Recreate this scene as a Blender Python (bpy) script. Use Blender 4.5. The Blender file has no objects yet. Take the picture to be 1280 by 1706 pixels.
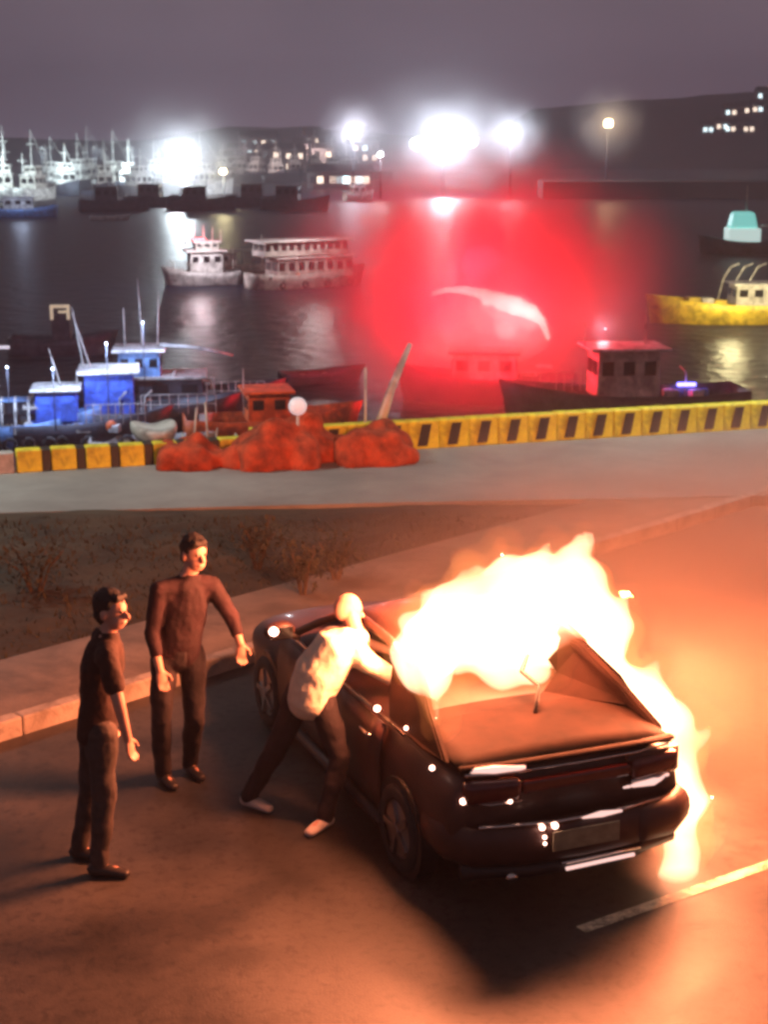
import bpy, bmesh, math, random
import numpy as np
from mathutils import Vector, Matrix, noise
random.seed(7)
C = bpy.context.scene.collection
PI = math.pi
WATER = -6.0
# ------------------------------------------------------------------ camera
cam_d = bpy.data.cameras.new('camera'); cam = bpy.data.objects.new('camera', cam_d); C.objects.link(cam)
PITCH = math.atan(623/2600.0); H = 4.4
cam.location = (0, 0, H); cam.rotation_euler = (PI/2-PITCH, 0, 0)
cam_d.sensor_fit = 'HORIZONTAL'; cam_d.sensor_width = 36; cam_d.lens = 36*2600/1280.0
cam_d.clip_start = .1; cam_d.clip_end = 3000
cam_d.dof.use_dof = True; cam_d.dof.focus_distance = 11.0; cam_d.dof.aperture_fstop = 4.5
S = bpy.context.scene; S.camera = cam
# ------------------------------------------------------------------ world: overcast night sky lit from below by the town
w = bpy.data.worlds.new('World'); S.world = w; w.use_nodes = True
nt = w.node_tree; nt.nodes.clear()
out = nt.nodes.new('ShaderNodeOutputWorld'); bg = nt.nodes.new('ShaderNodeBackground')
tc = nt.nodes.new('ShaderNodeTexCoord'); sx = nt.nodes.new('ShaderNodeSeparateXYZ')
rp = nt.nodes.new('ShaderNodeValToRGB'); nz = nt.nodes.new('ShaderNodeTexNoise')
mx = nt.nodes.new('ShaderNodeMixRGB'); mx.blend_type = 'MULTIPLY'; mx.inputs[0].default_value = 1
r2 = nt.nodes.new('ShaderNodeValToRGB')
sky = nt.nodes.new('ShaderNodeTexSky'); sky.sky_type = 'NISHITA'; sky.sun_disc = False
sky.sun_elevation = math.radians(-4); sky.sun_rotation = math.radians(200)
ad = nt.nodes.new('ShaderNodeMixRGB'); ad.blend_type = 'ADD'; ad.inputs[0].default_value = .05
nt.links.new(tc.outputs['Generated'], sx.inputs[0]); nt.links.new(sx.outputs['Z'], rp.inputs[0])
nt.links.new(tc.outputs['Generated'], nz.inputs['Vector']); nz.inputs['Scale'].default_value = 3.5; nz.inputs['Detail'].default_value = 4
nt.links.new(nz.outputs[0], r2.inputs[0])
r2.color_ramp.elements[0].position = .3; r2.color_ramp.elements[0].color = (.72, .74, .78, 1)
r2.color_ramp.elements[1].position = .7; r2.color_ramp.elements[1].color = (1.2, 1.16, 1.15, 1)
e = rp.color_ramp.elements
e[0].position = 0; e[0].color = (.19, .135, .19, 1)
e[1].position = 1; e[1].color = (.085, .075, .08, 1)
x = e.new(.12); x.color = (.125, .100, .118, 1)
nt.links.new(rp.outputs[0], mx.inputs[1]); nt.links.new(r2.outputs[0], mx.inputs[2])
nt.links.new(mx.outputs[0], ad.inputs[1]); nt.links.new(sky.outputs[0], ad.inputs[2])
nt.links.new(ad.outputs[0], bg.inputs[0]); nt.links.new(bg.outputs[0], out.inputs[0]); bg.inputs[1].default_value = 1.05
# ------------------------------------------------------------------ render settings
S.view_settings.view_transform = 'Standard'; S.view_settings.look = 'None'
S.view_settings.exposure = 0; S.view_settings.gamma = 1; S.view_settings.use_curve_mapping = False
cy = S.cycles; cy.use_denoising = True; cy.sample_clamp_indirect = 4; cy.sample_clamp_direct = 0
cy.max_bounces = 5; cy.diffuse_bounces = 2; cy.glossy_bounces = 3; cy.volume_bounces = 0; cy.transparent_max_bounces = 16
cy.caustics_reflective = False; cy.caustics_refractive = False; cy.volume_step_rate = 2.0; cy.volume_max_steps = 96
cy.pixel_filter_type = 'GAUSSIAN'; cy.filter_width = 3.4

# ------------------------------------------------------------------ helpers
def U(x, y, z=0.0):
    """photo pixel -> point on the level z"""
    a = x-640; b = 853-y; F = 2600
    dy = F*math.cos(PITCH)+b*math.sin(PITCH); dz = -F*math.sin(PITCH)+b*math.cos(PITCH)
    t = (z-H)/dz
    return Vector((t*a, t*dy, z))
def UY(x, y, Y):
    """photo pixel -> point at distance Y"""
    a = x-640; b = 853-y; F = 2600
    dy = F*math.cos(PITCH)+b*math.sin(PITCH); dz = -F*math.sin(PITCH)+b*math.cos(PITCH)
    t = Y/dy
    return Vector((t*a, Y, H+t*dz))
def mat(name, col, rough=.6, metal=0, var=.25, scale=6, bump=.0, bscale=40, emit=None, estr=0, trans=0, col2=None, coat=0):
    m = bpy.data.materials.new(name); m.use_nodes = True; n = m.node_tree; b = n.nodes['Principled BSDF']
    b.inputs['Roughness'].default_value = rough; b.inputs['Metallic'].default_value = metal
    t = n.nodes.new('ShaderNodeTexCoord'); z = n.nodes.new('ShaderNodeTexNoise'); r = n.nodes.new('ShaderNodeValToRGB')
    z.inputs['Scale'].default_value = scale; z.inputs['Detail'].default_value = 6; z.inputs['Roughness'].default_value = .62
    n.links.new(t.outputs['Object'], z.inputs['Vector']); n.links.new(z.outputs[0], r.inputs[0])
    c2 = col2 or tuple(c*(1-var) for c in col); c1 = tuple(min(1, c*(1+var)) for c in col)
    r.color_ramp.elements[0].position = .35; r.color_ramp.elements[0].color = (*c2, 1)
    r.color_ramp.elements[1].position = .65; r.color_ramp.elements[1].color = (*c1, 1)
    n.links.new(r.outputs[0], b.inputs['Base Color'])
    if bump:
        z2 = n.nodes.new('ShaderNodeTexNoise'); z2.inputs['Scale'].default_value = bscale; z2.inputs['Detail'].default_value = 8
        n.links.new(t.outputs['Object'], z2.inputs['Vector'])
        bp = n.nodes.new('ShaderNodeBump'); bp.inputs['Strength'].default_value = bump; bp.inputs['Distance'].default_value = .02
        n.links.new(z2.outputs[0], bp.inputs['Height']); n.links.new(bp.outputs[0], b.inputs['Normal'])
    if emit: b.inputs['Emission Color'].default_value = (*emit, 1); b.inputs['Emission Strength'].default_value = estr
    if trans: b.inputs['Transmission Weight'].default_value = trans
    if coat: b.inputs['Coat Weight'].default_value = coat; b.inputs['Coat Roughness'].default_value = .12
    return m
def vol_emit(name, col, strength):
    m = bpy.data.materials.new(name); m.use_nodes = True; n = m.node_tree; n.nodes.clear()
    o = n.nodes.new('ShaderNodeOutputMaterial'); e = n.nodes.new('ShaderNodeEmission')
    e.inputs[0].default_value = (*col, 1); e.inputs[1].default_value = strength
    n.links.new(e.outputs[0], o.inputs['Volume']); return m
def vol_smoke(name, col, dens, radius, scale=1.2, lo=.35, hi=.65, aniso=0.0, step=None):
    """scattering smoke with a soft ragged edge; object is a sphere mesh of the unit radius scaled"""
    m = bpy.data.materials.new(name); m.use_nodes = True; n = m.node_tree; n.nodes.clear()
    o = n.nodes.new('ShaderNodeOutputMaterial'); v = n.nodes.new('ShaderNodeVolumePrincipled')
    v.inputs['Color'].default_value = (*col, 1); v.inputs['Anisotropy'].default_value = aniso
    t = n.nodes.new('ShaderNodeTexCoord'); z = n.nodes.new('ShaderNodeTexNoise'); z.inputs['Scale'].default_value = scale; z.inputs['Detail'].default_value = 3
    ln = n.nodes.new('ShaderNodeVectorMath'); ln.operation = 'LENGTH'
    n.links.new(t.outputs['Object'], z.inputs['Vector']); n.links.new(t.outputs['Object'], ln.inputs[0])
    r = n.nodes.new('ShaderNodeMapRange'); r.inputs['From Min'].default_value = lo; r.inputs['From Max'].default_value = hi
    n.links.new(z.outputs[0], r.inputs['Value'])
    f = n.nodes.new('ShaderNodeMapRange'); f.interpolation_type = 'SMOOTHSTEP'
    f.inputs['From Min'].default_value = radius; f.inputs['From Max'].default_value = radius*.25
    n.links.new(ln.outputs['Value'], f.inputs['Value'])
    a = n.nodes.new('ShaderNodeMath'); a.operation = 'MULTIPLY'; n.links.new(r.outputs[0], a.inputs[0]); n.links.new(f.outputs[0], a.inputs[1])
    b = n.nodes.new('ShaderNodeMath'); b.operation = 'MULTIPLY'; b.inputs[1].default_value = dens
    n.links.new(a.outputs[0], b.inputs[0]); n.links.new(b.outputs[0], v.inputs['Density'])
    n.links.new(v.outputs[0], o.inputs['Volume']); return m

def finish(name, bm, m=None, parent=None, smooth=False, loc=None):
    me = bpy.data.meshes.new(name)
    bmesh.ops.recalc_face_normals(bm, faces=bm.faces[:]) if smooth != 'raw' else None
    bm.to_mesh(me); bm.free()
    if smooth: me.polygons.foreach_set('use_smooth', [True]*len(me.polygons))
    o = bpy.data.objects.new(name, me); C.objects.link(o)
    if m: me.materials.append(m)
    if parent: o.parent = parent
    if loc is not None: o.location = loc
    return o
def tag(o, label, cat, group=None, kind=None):
    if label: o['label'] = label
    if cat: o['category'] = cat
    if group: o['group'] = group
    if kind: o['kind'] = kind
    return o
def thing(name, label, cat, loc=(0, 0, 0), rz=0, group=None):
    o = bpy.data.objects.new(name, None); C.objects.link(o); o.location = loc; o.rotation_euler = (0, 0, rz)
    return tag(o, label, cat, group)
def box(bm, c, s, rot=None, taper=0, bevel=0):
    r = bmesh.ops.create_cube(bm, size=1); vs = r['verts']
    for v in vs:
        k = 1-taper if v.co.z > 0 else 1
        v.co = Vector((v.co.x*s[0]*k, v.co.y*s[1]*k, v.co.z*s[2]))
    if bevel:
        es = {e for v in vs for e in v.link_edges}
        vs = bmesh.ops.bevel(bm, geom=list(es), offset=bevel, segments=2, affect='EDGES', profile=.5)['verts']
    M = Matrix.Translation(Vector(c)) @ ((rot if isinstance(rot, Matrix) else Matrix.Rotation(rot or 0, 4, 'Z')))
    bmesh.ops.transform(bm, matrix=M, verts=list(set(vs)))
    return vs
def bx(name, c, s, m, parent=None, rot=None, bevel=0, taper=0):
    bm = bmesh.new(); box(bm, c, s, rot, taper, bevel); return finish(name, bm, m, parent)
def tube(bm, pts, rad, n=10, side=None, cap=True, round_end=False):
    """ring tube through pts; rad = list of r or (r_side, r_other); side = direction of the first radius"""
    P = [Vector(p) for p in pts]
    R = [(r, r) if not isinstance(r, (tuple, list)) else tuple(r) for r in (rad if isinstance(rad, (list, tuple)) and len(rad) == len(P) else [rad]*len(P))]
    if round_end:
        d0 = (P[0]-P[1]).normalized(); d1 = (P[-1]-P[-2]).normalized()
        a = []; b = []
        for q in (.97, .72, .35):
            k = math.sqrt(1-q*q)
            a.append((P[0]+d0*min(R[0])*q, (R[0][0]*k, R[0][1]*k)))
        for q in (.35, .72, .97):
            k = math.sqrt(1-q*q)
            b.append((P[-1]+d1*min(R[-1])*q, (R[-1][0]*k, R[-1][1]*k)))
        P = [i[0] for i in a]+P+[i[0] for i in b]; R = [i[1] for i in a]+R+[i[1] for i in b]
    rings = []
    for i, p in enumerate(P):
        d = (P[min(i+1, len(P)-1)]-P[max(i-1, 0)]).normalized()
        s = Vector(side) if side is not None else (Vector((1, 0, 0)) if abs(d.x) < .8 else Vector((0, 0, 1)))
        s = (s-d*s.dot(d)).normalized(); t = d.cross(s)
        rings.append([bm.verts.new(p+s*R[i][0]*math.cos(2*PI*k/n)+t*R[i][1]*math.sin(2*PI*k/n)) for k in range(n)])
    for a, b in zip(rings, rings[1:]):
        for k in range(n): bm.faces.new((a[k], a[(k+1) % n], b[(k+1) % n], b[k]))
    if cap: bm.faces.new(rings[0][::-1]); bm.faces.new(rings[-1])
def tb(name, pts, rad, m, parent=None, n=8, **k):
    bm = bmesh.new(); tube(bm, pts, rad, n, **k); return finish(name, bm, m, parent, smooth=True)
def ball(bm, c, r, seg=16, M=None):
    mm = Matrix.Translation(Vector(c)) @ (M or Matrix.Identity(4)) @ Matrix.Diagonal((*(r if isinstance(r, tuple) else (r,)*3), 1))
    bmesh.ops.create_uvsphere(bm, u_segments=seg, v_segments=seg//2+2, radius=1, matrix=mm)
def remesh(name, bm, voxel, m, parent=None, smooth_it=3, noise_amp=0, noise_scale=6, loc=None, seed=0):
    """one continuous skin round all the pieces in bm"""
    me = bpy.data.meshes.new(name); bmesh.ops.recalc_face_normals(bm, faces=bm.faces[:]); bm.to_mesh(me); bm.free()
    t = bpy.data.objects.new(name, me); C.objects.link(t)
    md = t.modifiers.new('r', 'REMESH'); md.mode = 'VOXEL'; md.voxel_size = voxel
    if smooth_it:
        sm = t.modifiers.new('s', 'SMOOTH'); sm.iterations = smooth_it; sm.factor = .5
    dg = bpy.context.evaluated_depsgraph_get(); dg.update()
    nm = bpy.data.meshes.new_from_object(t.evaluated_get(dg))
    bpy.data.objects.remove(t); bpy.data.meshes.remove(me)
    if noise_amp:
        nor = [v.normal.copy() for v in nm.vertices]
        for v, n in zip(nm.vertices, nor):
            v.co += n*noise_amp*(noise.noise(v.co*noise_scale+Vector((seed, 0, 0)))+.35*noise.noise(v.co*noise_scale*2.3+Vector((0, seed, 0))))
    nm.name = name; nm.polygons.foreach_set('use_smooth', [True]*len(nm.polygons))
    nm.materials.clear(); nm.materials.append(m)
    o = bpy.data.objects.new(name, nm); C.objects.link(o)
    if parent: o.parent = parent
    if loc is not None: o.location = loc
    return o
def lamp(name, loc, power, col, radius, parent=None, spot=None, aim=None):
    l = bpy.data.lights.new(name, 'SPOT' if spot else 'POINT'); l.energy = power; l.color = col; l.shadow_soft_size = radius
    o = bpy.data.objects.new(name, l); C.objects.link(o); o.location = loc
    if spot:
        l.spot_size = spot; l.spot_blend = .6
        o.rotation_euler = (Vector(aim)-Vector(loc)).to_track_quat('-Z', 'Y').to_euler()
    if parent: o.parent = parent
    return o
def copy_tree(o, loc=None, rz=None, label=None, parent=None, group=None):
    c = o.copy(); C.objects.link(c)
    if parent: c.parent = parent
    if loc is not None: c.location = loc
    if rz is not None: c.rotation_euler = (0, 0, rz)
    if label: c['label'] = label
    if group: c['group'] = group
    for ch in list(o.children): copy_tree(ch, parent=c)
    return c

# ------------------------------------------------------------------ materials
M = {}
M['asphalt'] = mat('asphalt', (.062, .055, .050), .52, var=.45, scale=.9, bump=.16, bscale=70)
M['line'] = mat('road_paint', (.62, .55, .40), .5, var=.35, scale=9, bump=.2)
M['path'] = mat('paving', (.20, .155, .12), .7, var=.22, scale=1.6, bump=.3, bscale=30)
M['kerb'] = mat('kerb_concrete', (.42, .36, .30), .7, var=.25, scale=3, bump=.3)
M['earth'] = mat('earth', (.040, .028, .015), .95, var=.5, scale=1.1, bump=.8, bscale=9)
M['quay'] = mat('quay_concrete', (.30, .295, .27), .8, var=.14, scale=.7, bump=.2, bscale=12)
M['yellow'] = mat('yellow_paint', (.90, .76, .04), .55, var=.18, scale=5, bump=.2)
M['black'] = mat('black_paint', (.03, .03, .025), .6, var=.3, scale=5)
M['white'] = mat('white_paint', (.72, .72, .70), .5, var=.18, scale=2.2)
M['grime'] = mat('weathered_white', (.52, .50, .46), .6, var=.35, scale=1.6)
M['blue'] = mat('blue_paint', (.07, .16, .74), .5, var=.3, scale=1.8)
M['lblue'] = mat('pale_blue_paint', (.18, .36, .72), .5, var=.25, scale=1.8)
M['hulldark'] = mat('dark_hull', (.05, .055, .075), .5, var=.4, scale=1.2)
M['hullgreen'] = mat('green_hull', (.06, .13, .11), .5, var=.3, scale=1.2)
M['wood'] = mat('deck_wood', (.24, .19, .13), .8, var=.35, scale=3)
M['steel'] = mat('steel', (.5, .5, .5), .4, .6, var=.2)
M['orange'] = mat('orange_net', (.42, .055, .015), .9, var=.5, scale=5, bump=.6, bscale=35)
M['orangep'] = mat('orange_paint', (.75, .14, .03), .55, var=.3, scale=2)
M['yellowh'] = mat('yellow_hull', (.75, .55, .05), .5, var=.25, scale=1)
M['glassdark'] = mat('dark_glass', (.015, .017, .02), .12, var=.2)
M['hill'] = mat('hillside', (.035, .028, .030), 1, var=.4, scale=.03)
M['wall'] = mat('house_wall', (.20, .18, .18), .8, var=.2, scale=.3)
M['skin'] = mat('skin', (.62, .34, .25), .55, var=.1, scale=12)
M['hair'] = mat('hair', (.012, .010, .010), .6, var=.3, scale=30, bump=.6, bscale=90)
M['maroon'] = mat('maroon_cloth', (.020, .005, .010), .85, var=.3, scale=7, bump=.4, bscale=26)
M['darkred'] = mat('brown_cloth', (.036, .014, .012), .85, var=.3, scale=7, bump=.4, bscale=26)
M['trousers'] = mat('dark_trousers', (.020, .014, .018), .85, var=.35, scale=6, bump=.4, bscale=24)
M['trousers2'] = mat('grey_trousers', (.055, .042, .040), .85, var=.35, scale=6, bump=.4, bscale=24)
M['cream'] = mat('cream_cloth', (.80, .72, .55), .85, var=.12, scale=6, bump=.35, bscale=22)
M['print'] = mat('faded_green_print', (.38, .40, .25), .85, var=.12, scale=6)
M['shoe'] = mat('pale_shoe', (.55, .48, .44), .6, var=.2)
M['shoedark'] = mat('dark_shoe', (.03, .025, .025), .5, var=.2)
M['carpaint'] = mat('dark_car_paint', (.055, .020, .015), .50, .0, var=.4, scale=2.2, bump=.08, bscale=5, coat=.10)
M['carblack'] = mat('black_plastic', (.018, .014, .014), .45, var=.3)
M['chrome'] = mat('chrome', (.75, .66, .60), .18, 1, var=.08)
M['rubber'] = mat('tyre_rubber', (.02, .02, .02), .8, var=.3)
M['rim'] = mat('wheel_rim', (.32, .30, .30), .3, .9, var=.1)
M['taillens'] = mat('tail_lens', (.10, .012, .010), .15, var=.2, coat=.5)
M['plate'] = mat('number_plate', (.34, .28, .17), .5, var=.2, scale=14)
M['leaf'] = mat('leaf', (.035, .032, .012), .8, var=.5, scale=2)
M['stem'] = mat('stem', (.07, .045, .025), .9)
M['ember'] = mat('ember', (.9, .5, .3), .6, emit=(1, .55, .42), estr=9)  # self-lit colour for painted glints on the car
M['lampw'] = mat('floodlight_glass', (.9, .9, .9), .3, emit=(.80, .92, 1), estr=60)
M['lampwarm'] = mat('warm_lamp_glass', (.9, .8, .6), .3, emit=(1, .72, .35), estr=12)
M['winwarm'] = mat('lit_window', (.8, .7, .5), .4, emit=(1, .78, .62), estr=2.2)
M['wincool'] = mat('lit_window_cool', (.7, .8, .8), .4, emit=(.75, .95, 1), estr=2.5)
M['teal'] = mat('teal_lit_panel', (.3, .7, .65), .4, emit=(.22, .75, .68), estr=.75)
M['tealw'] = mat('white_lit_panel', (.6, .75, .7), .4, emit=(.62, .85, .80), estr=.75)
M['redlamp'] = mat('red_lamp_glass', (.8, .1, .1), .3, emit=(1, .08, .10), estr=8)
M['bluelamp'] = mat('blue_lamp_glass', (.1, .1, .9), .3, emit=(.2, .18, 1), estr=6)

def overlay(m, scale, lo, hi, amount, rough_d=0):
    n = m.node_tree; b = n.nodes['Principled BSDF']; src = b.inputs['Base Color'].links[0].from_socket
    t = n.nodes.new('ShaderNodeTexCoord'); z = n.nodes.new('ShaderNodeTexNoise'); z.inputs['Scale'].default_value = scale; z.inputs['Detail'].default_value = 9; z.inputs['Roughness'].default_value = .7; z.inputs['Distortion'].default_value = .6
    r = n.nodes.new('ShaderNodeMapRange'); r.inputs['From Min'].default_value = lo; r.inputs['From Max'].default_value = hi; r.inputs['To Min'].default_value = 1-amount
    mm = n.nodes.new('ShaderNodeMixRGB'); mm.blend_type = 'MULTIPLY'; mm.inputs[0].default_value = 1
    n.links.new(t.outputs['Object'], z.inputs['Vector']); n.links.new(z.outputs[0], r.inputs['Value']); n.links.new(src, mm.inputs[1]); n.links.new(r.outputs[0], mm.inputs[2]); n.links.new(mm.outputs[0], b.inputs['Base Color'])
    if rough_d:
        q = n.nodes.new('ShaderNodeMapRange'); q.inputs['From Min'].default_value = lo; q.inputs['From Max'].default_value = hi; q.inputs['To Min'].default_value = b.inputs['Roughness'].default_value-rough_d; q.inputs['To Max'].default_value = b.inputs['Roughness'].default_value+rough_d
        n.links.new(z.outputs[0], q.inputs['Value']); n.links.new(q.outputs[0], b.inputs['Roughness'])
overlay(M['asphalt'], .45, .42, .56, .40, .05); overlay(M['asphalt'], 14, .36, .5, .5)
overlay(M['line'], 7, .40, .52, .75); overlay(M['yellow'], 4, .38, .5, .35); overlay(M['path'], 1.2, .4, .55, .35); overlay(M['quay'], .5, .4, .6, .22); overlay(M['kerb'], 3, .4, .5, .4)
for k_ in ('white', 'grime', 'blue', 'lblue', 'yellowh', 'orangep', 'hulldark'): overlay(M[k_], 2.2, .40, .55, .45)
# ------------------------------------------------------------------ setting: ground surfaces
# kerb line of the road runs along this direction
K0 = Vector((-2.88, 10.98, 0)); K1 = Vector((-.22, 13.97, 0)); KD = (K1-K0).normalized(); KN = Vector((-KD.y, KD.x, 0))  # KN points to the path side
KD = Vector((math.cos(math.radians(46)), math.sin(math.radians(46)), 0)); KN = Vector((-KD.y, KD.x, 0))
def strip(name, a, b, z, m, seg=1, half=60, rough=0, kind='structure', z2=None):
    """a strip parallel to the road between the offsets a and b from the kerb line"""
    bm = bmesh.new(); nu, nv = seg, max(1, seg//6)
    g = []
    for i in range(nu+1):
        row = []
        for j in range(nv+1):
            s = -half+2*half*i/nu; o = a+(b-a)*j/nv
            p = K0+KD*s+KN*o
            zz = z+((z2-z)*j/nv if z2 is not None else 0)
            if rough: zz += rough*(noise.noise(Vector((p.x*.8, p.y*.8, 0)))+.5*noise.noise(Vector((p.x*2.5, p.y*2.5, 3))))*min(1, j*2/nv, (nv-j)*2/nv+.0)
            row.append(bm.verts.new((p.x, p.y, zz)))
        g.append(row)
    for i in range(nu):
        for j in range(nv): bm.faces.new((g[i][j], g[i+1][j], g[i+1][j+1], g[i][j+1]))
    o = finish(name, bm, m, smooth=bool(rough)); tag(o, None, None, kind=kind); return o
def poly_ground(name, pts, z, m):
    bm = bmesh.new(); bm.faces.new([bm.verts.new((p[0], p[1], z)) for p in pts])
    o = finish(name, bm, m); o['kind'] = 'structure'; return o
def edge(x): return 20.25+.305*(x+5.2)
def front(x): return 18.3+.08*x
bm = bmesh.new()          # the land: road level on top, harbour wall down into the water
top = [(-30, -25), (70, -25), (70, edge(70)), (-30, edge(-30))]
a = [bm.verts.new((p[0], p[1], 0)) for p in top]; b_ = [bm.verts.new((p[0], p[1], WATER-2)) for p in top]
bm.faces.new(a)
for k in range(4): bm.faces.new((a[k], b_[k], b_[(k+1) % 4], a[(k+1) % 4]))
tag(finish('road', bm, M['asphalt']), None, None, kind='structure')
def polyline_line(name, a, b, wd, z, label=None):
    d = (b-a).normalized(); n = Vector((-d.y, d.x, 0))*wd/2
    bm = bmesh.new(); bm.faces.new([bm.verts.new(Vector((*(p+q)[:2], z))) for p, q in ((a, n*-1), (b, n*-1), (b, n), (a, n))])
    o = finish(name, bm, M['line']); o['kind'] = 'structure'; return o

polyline_line('road_line', U(968, 1549), U(1420, 1392), .085, .004)
polyline_line('road_line', U(300, 1790), U(120, 1850), .085, .004)
# path slab, kerb stones, verge, quay
bm = bmesh.new()
P0 = K0+KN*.13-KD*16; P1 = K0+KN*.13+KD*40; Q1 = K0+KN*1.32+KD*40; Q0 = K0+KN*1.32-KD*16
def slab(name, pts, z, h, m):
    bm = bmesh.new(); t = [bm.verts.new((p[0], p[1], z)) for p in pts]; b = [bm.verts.new((p[0], p[1], z-h)) for p in pts]
    bm.faces.new(t); n = len(pts)
    for k in range(n): bm.faces.new((t[k], b[k], b[(k+1) % n], t[(k+1) % n]))
    return tag(finish(name, bm, m), None, None, kind='structure')
bm.free()
slab('footpath', [P0, P1, Q1, Q0], .12, .118, M['path'])
kerb = thing('kerb', None, None, (0, 0, 0)); kerb['kind'] = 'structure'
me = None; ang = math.atan2(KD.y, KD.x)
for k in range(34):
    c = K0+KD*(-9+k*.80)+KN*.06
    if me is None:
        ks = bx('kerb_stone', (0, 0, 0), (.79, .14, .17), M['kerb'], kerb, bevel=.015); me = ks.data
    else:
        ks = bpy.data.objects.new('kerb_stone', me); C.objects.link(ks); ks.parent = kerb
    ks.location = (c.x, c.y, .062+random.uniform(-.004, .004)); ks.rotation_euler = (0, 0, ang+random.uniform(-.006, .006))
bm = bmesh.new(); g = []
NU, NV = 110, 60
for i in range(NU+1):
    row = []; s_ = -14+23.6*i/NU; p0 = K0+KD*s_+KN*1.32
    om = 0
    while om < 14 and (p0+KN*om).y < front((p0+KN*om).x)+.25: om += .05
    for j in range(NV+1):
        p = p0+KN*(om*j/NV); q = om*j/NV
        hgt = .09+.09*min(1, q/1.2)*(.6+noise.noise(Vector((p.x*.7, p.y*.7, 0))))+.05*noise.noise(Vector((p.x*4, p.y*4, 2)))*min(1, q*3)
        if om-q < 1.2: hgt = .06+(hgt-.06)*max(0, (om-q)/1.2)
        row.append(bm.verts.new((p.x, p.y, hgt)))
    g.append(row)
for i in range(NU):
    for j in range(NV): bm.faces.new((g[i][j], g[i+1][j], g[i+1][j+1], g[i][j+1]))
tag(finish('verge', bm, M['earth'], smooth=True), None, None, kind='structure')
slab('quay', [(-30, front(-30)-6), (-14, front(-14)-.5), (0, front(0)), (9, front(9)), (70, front(70)), (70, edge(70)-.01), (-30, edge(-30)-.01)], .13, .125, M['quay'])
# water
bm = bmesh.new(); L = 980
bm.faces.new([bm.verts.new(p) for p in ((-L, -60, WATER), (L, -60, WATER), (L, 1060, WATER), (-L, 1060, WATER))])
wm = bpy.data.materials.new('harbour_water'); wm.use_nodes = True; n = wm.node_tree; b = n.nodes['Principled BSDF']
b.inputs['Base Color'].default_value = (.008, .014, .030, 1); b.inputs['Roughness'].default_value = .38; b.inputs['IOR'].default_value = 1.33; b.inputs['Specular IOR Level'].default_value = .10
t = n.nodes.new('ShaderNodeTexCoord'); z = n.nodes.new('ShaderNodeTexNoise'); z.inputs['Scale'].default_value = .9; z.inputs['Detail'].default_value = 5
bp = n.nodes.new('ShaderNodeBump'); bp.inputs['Strength'].default_value = .8; bp.inputs['Distance'].default_value = .25
n.links.new(t.outputs['Object'], z.inputs['Vector']); n.links.new(z.outputs[0], bp.inputs['Height']); n.links.new(bp.outputs[0], b.inputs['Normal'])
tag(finish('water', bm, wm), None, None, kind='structure')
# hills behind the harbour
def hill(pts, Y, depth, name='hill'):
    bm = bmesh.new(); xs = [p[0] for p in pts]; N = 90; g = []
    for i in range(N+1):
        x = xs[0]+(xs[-1]-xs[0])*i/N
        k = max(q for q in range(len(pts)-1) if pts[q][0] <= x+1e-6) if i < N else len(pts)-2
        f = (x-pts[k][0])/(pts[k+1][0]-pts[k][0]); z = pts[k][1]*(1-f)+pts[k+1][1]*f
        z += 1.6*noise.noise(Vector((x*.03, 0, 5)))+.8*noise.noise(Vector((x*.12, 0, 9)))
        row = [bm.verts.new((x, Y-depth*.5*(1-v/6)+v*depth/8, WATER-1+(z-WATER+1)*math.sin(PI/2*min(1, v/6)))) for v in range(8)]
        g.append(row)
    for i in range(N):
        for j in range(7): bm.faces.new((g[i][j], g[i+1][j], g[i+1][j+1], g[i][j+1]))
    return tag(finish(name, bm, M['hill'], smooth=True), None, None, kind='structure')
hill([(20, 2), (50, 6), (66, 17), (90, 19), (140, 22), (180, 23), (330, 28), (600, 20)], 600, 120)
hill([(-900, 6), (-200, 5), (-130, 3), (-95, 4), (-70, 9), (-40, 10), (-20, 7), (20, 5), (60, 3)], 640, 90)

# ------------------------------------------------------------------ striped quay kerb
qk = thing('striped_kerb', 'long yellow and black striped concrete kerb along the harbour edge', 'kerb')
def kerb_block(nm, m, lc, lw, sl, parent, q0, d, ang, hh=.40):
    key = (nm, round(lw, 3))
    if key not in KB:
        bm = bmesh.new(); hw = lw/2; v = []
        for y in (-.14, .14):
            for x, z in ((-hw, 0), (hw, 0), (hw+sl, hh), (-hw+sl, hh)): v.append(bm.verts.new((x, y*(1 if z == 0 else .8), z)))
        for f in ((0, 1, 2, 3), (7, 6, 5, 4), (0, 4, 5, 1), (1, 5, 6, 2), (2, 6, 7, 3), (3, 7, 4, 0)): bm.faces.new([v[i] for i in f])
        bmesh.ops.bevel(bm, geom=bm.edges[:], offset=.012, segments=1, affect='EDGES')
        o = finish(nm, bm, m, parent); KB[key] = o.data
    else:
        o = bpy.data.objects.new(nm, KB[key]); C.objects.link(o); o.parent = parent
    p = q0+d*lc; o.location = (p.x, p.y+random.uniform(-.008, .008), .13+random.uniform(-.006, .002)); o.rotation_euler = (0, 0, ang)
KB = {}
qa = Vector((-7.0, edge(-7.0)-.22, 0)); qb = Vector((9, edge(9)-.22, 0)); d = (qb-qa).normalized(); ang = math.atan2(d.y, d.x); L = (qb-qa).length - 0
x = 2.25; mk = None
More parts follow.
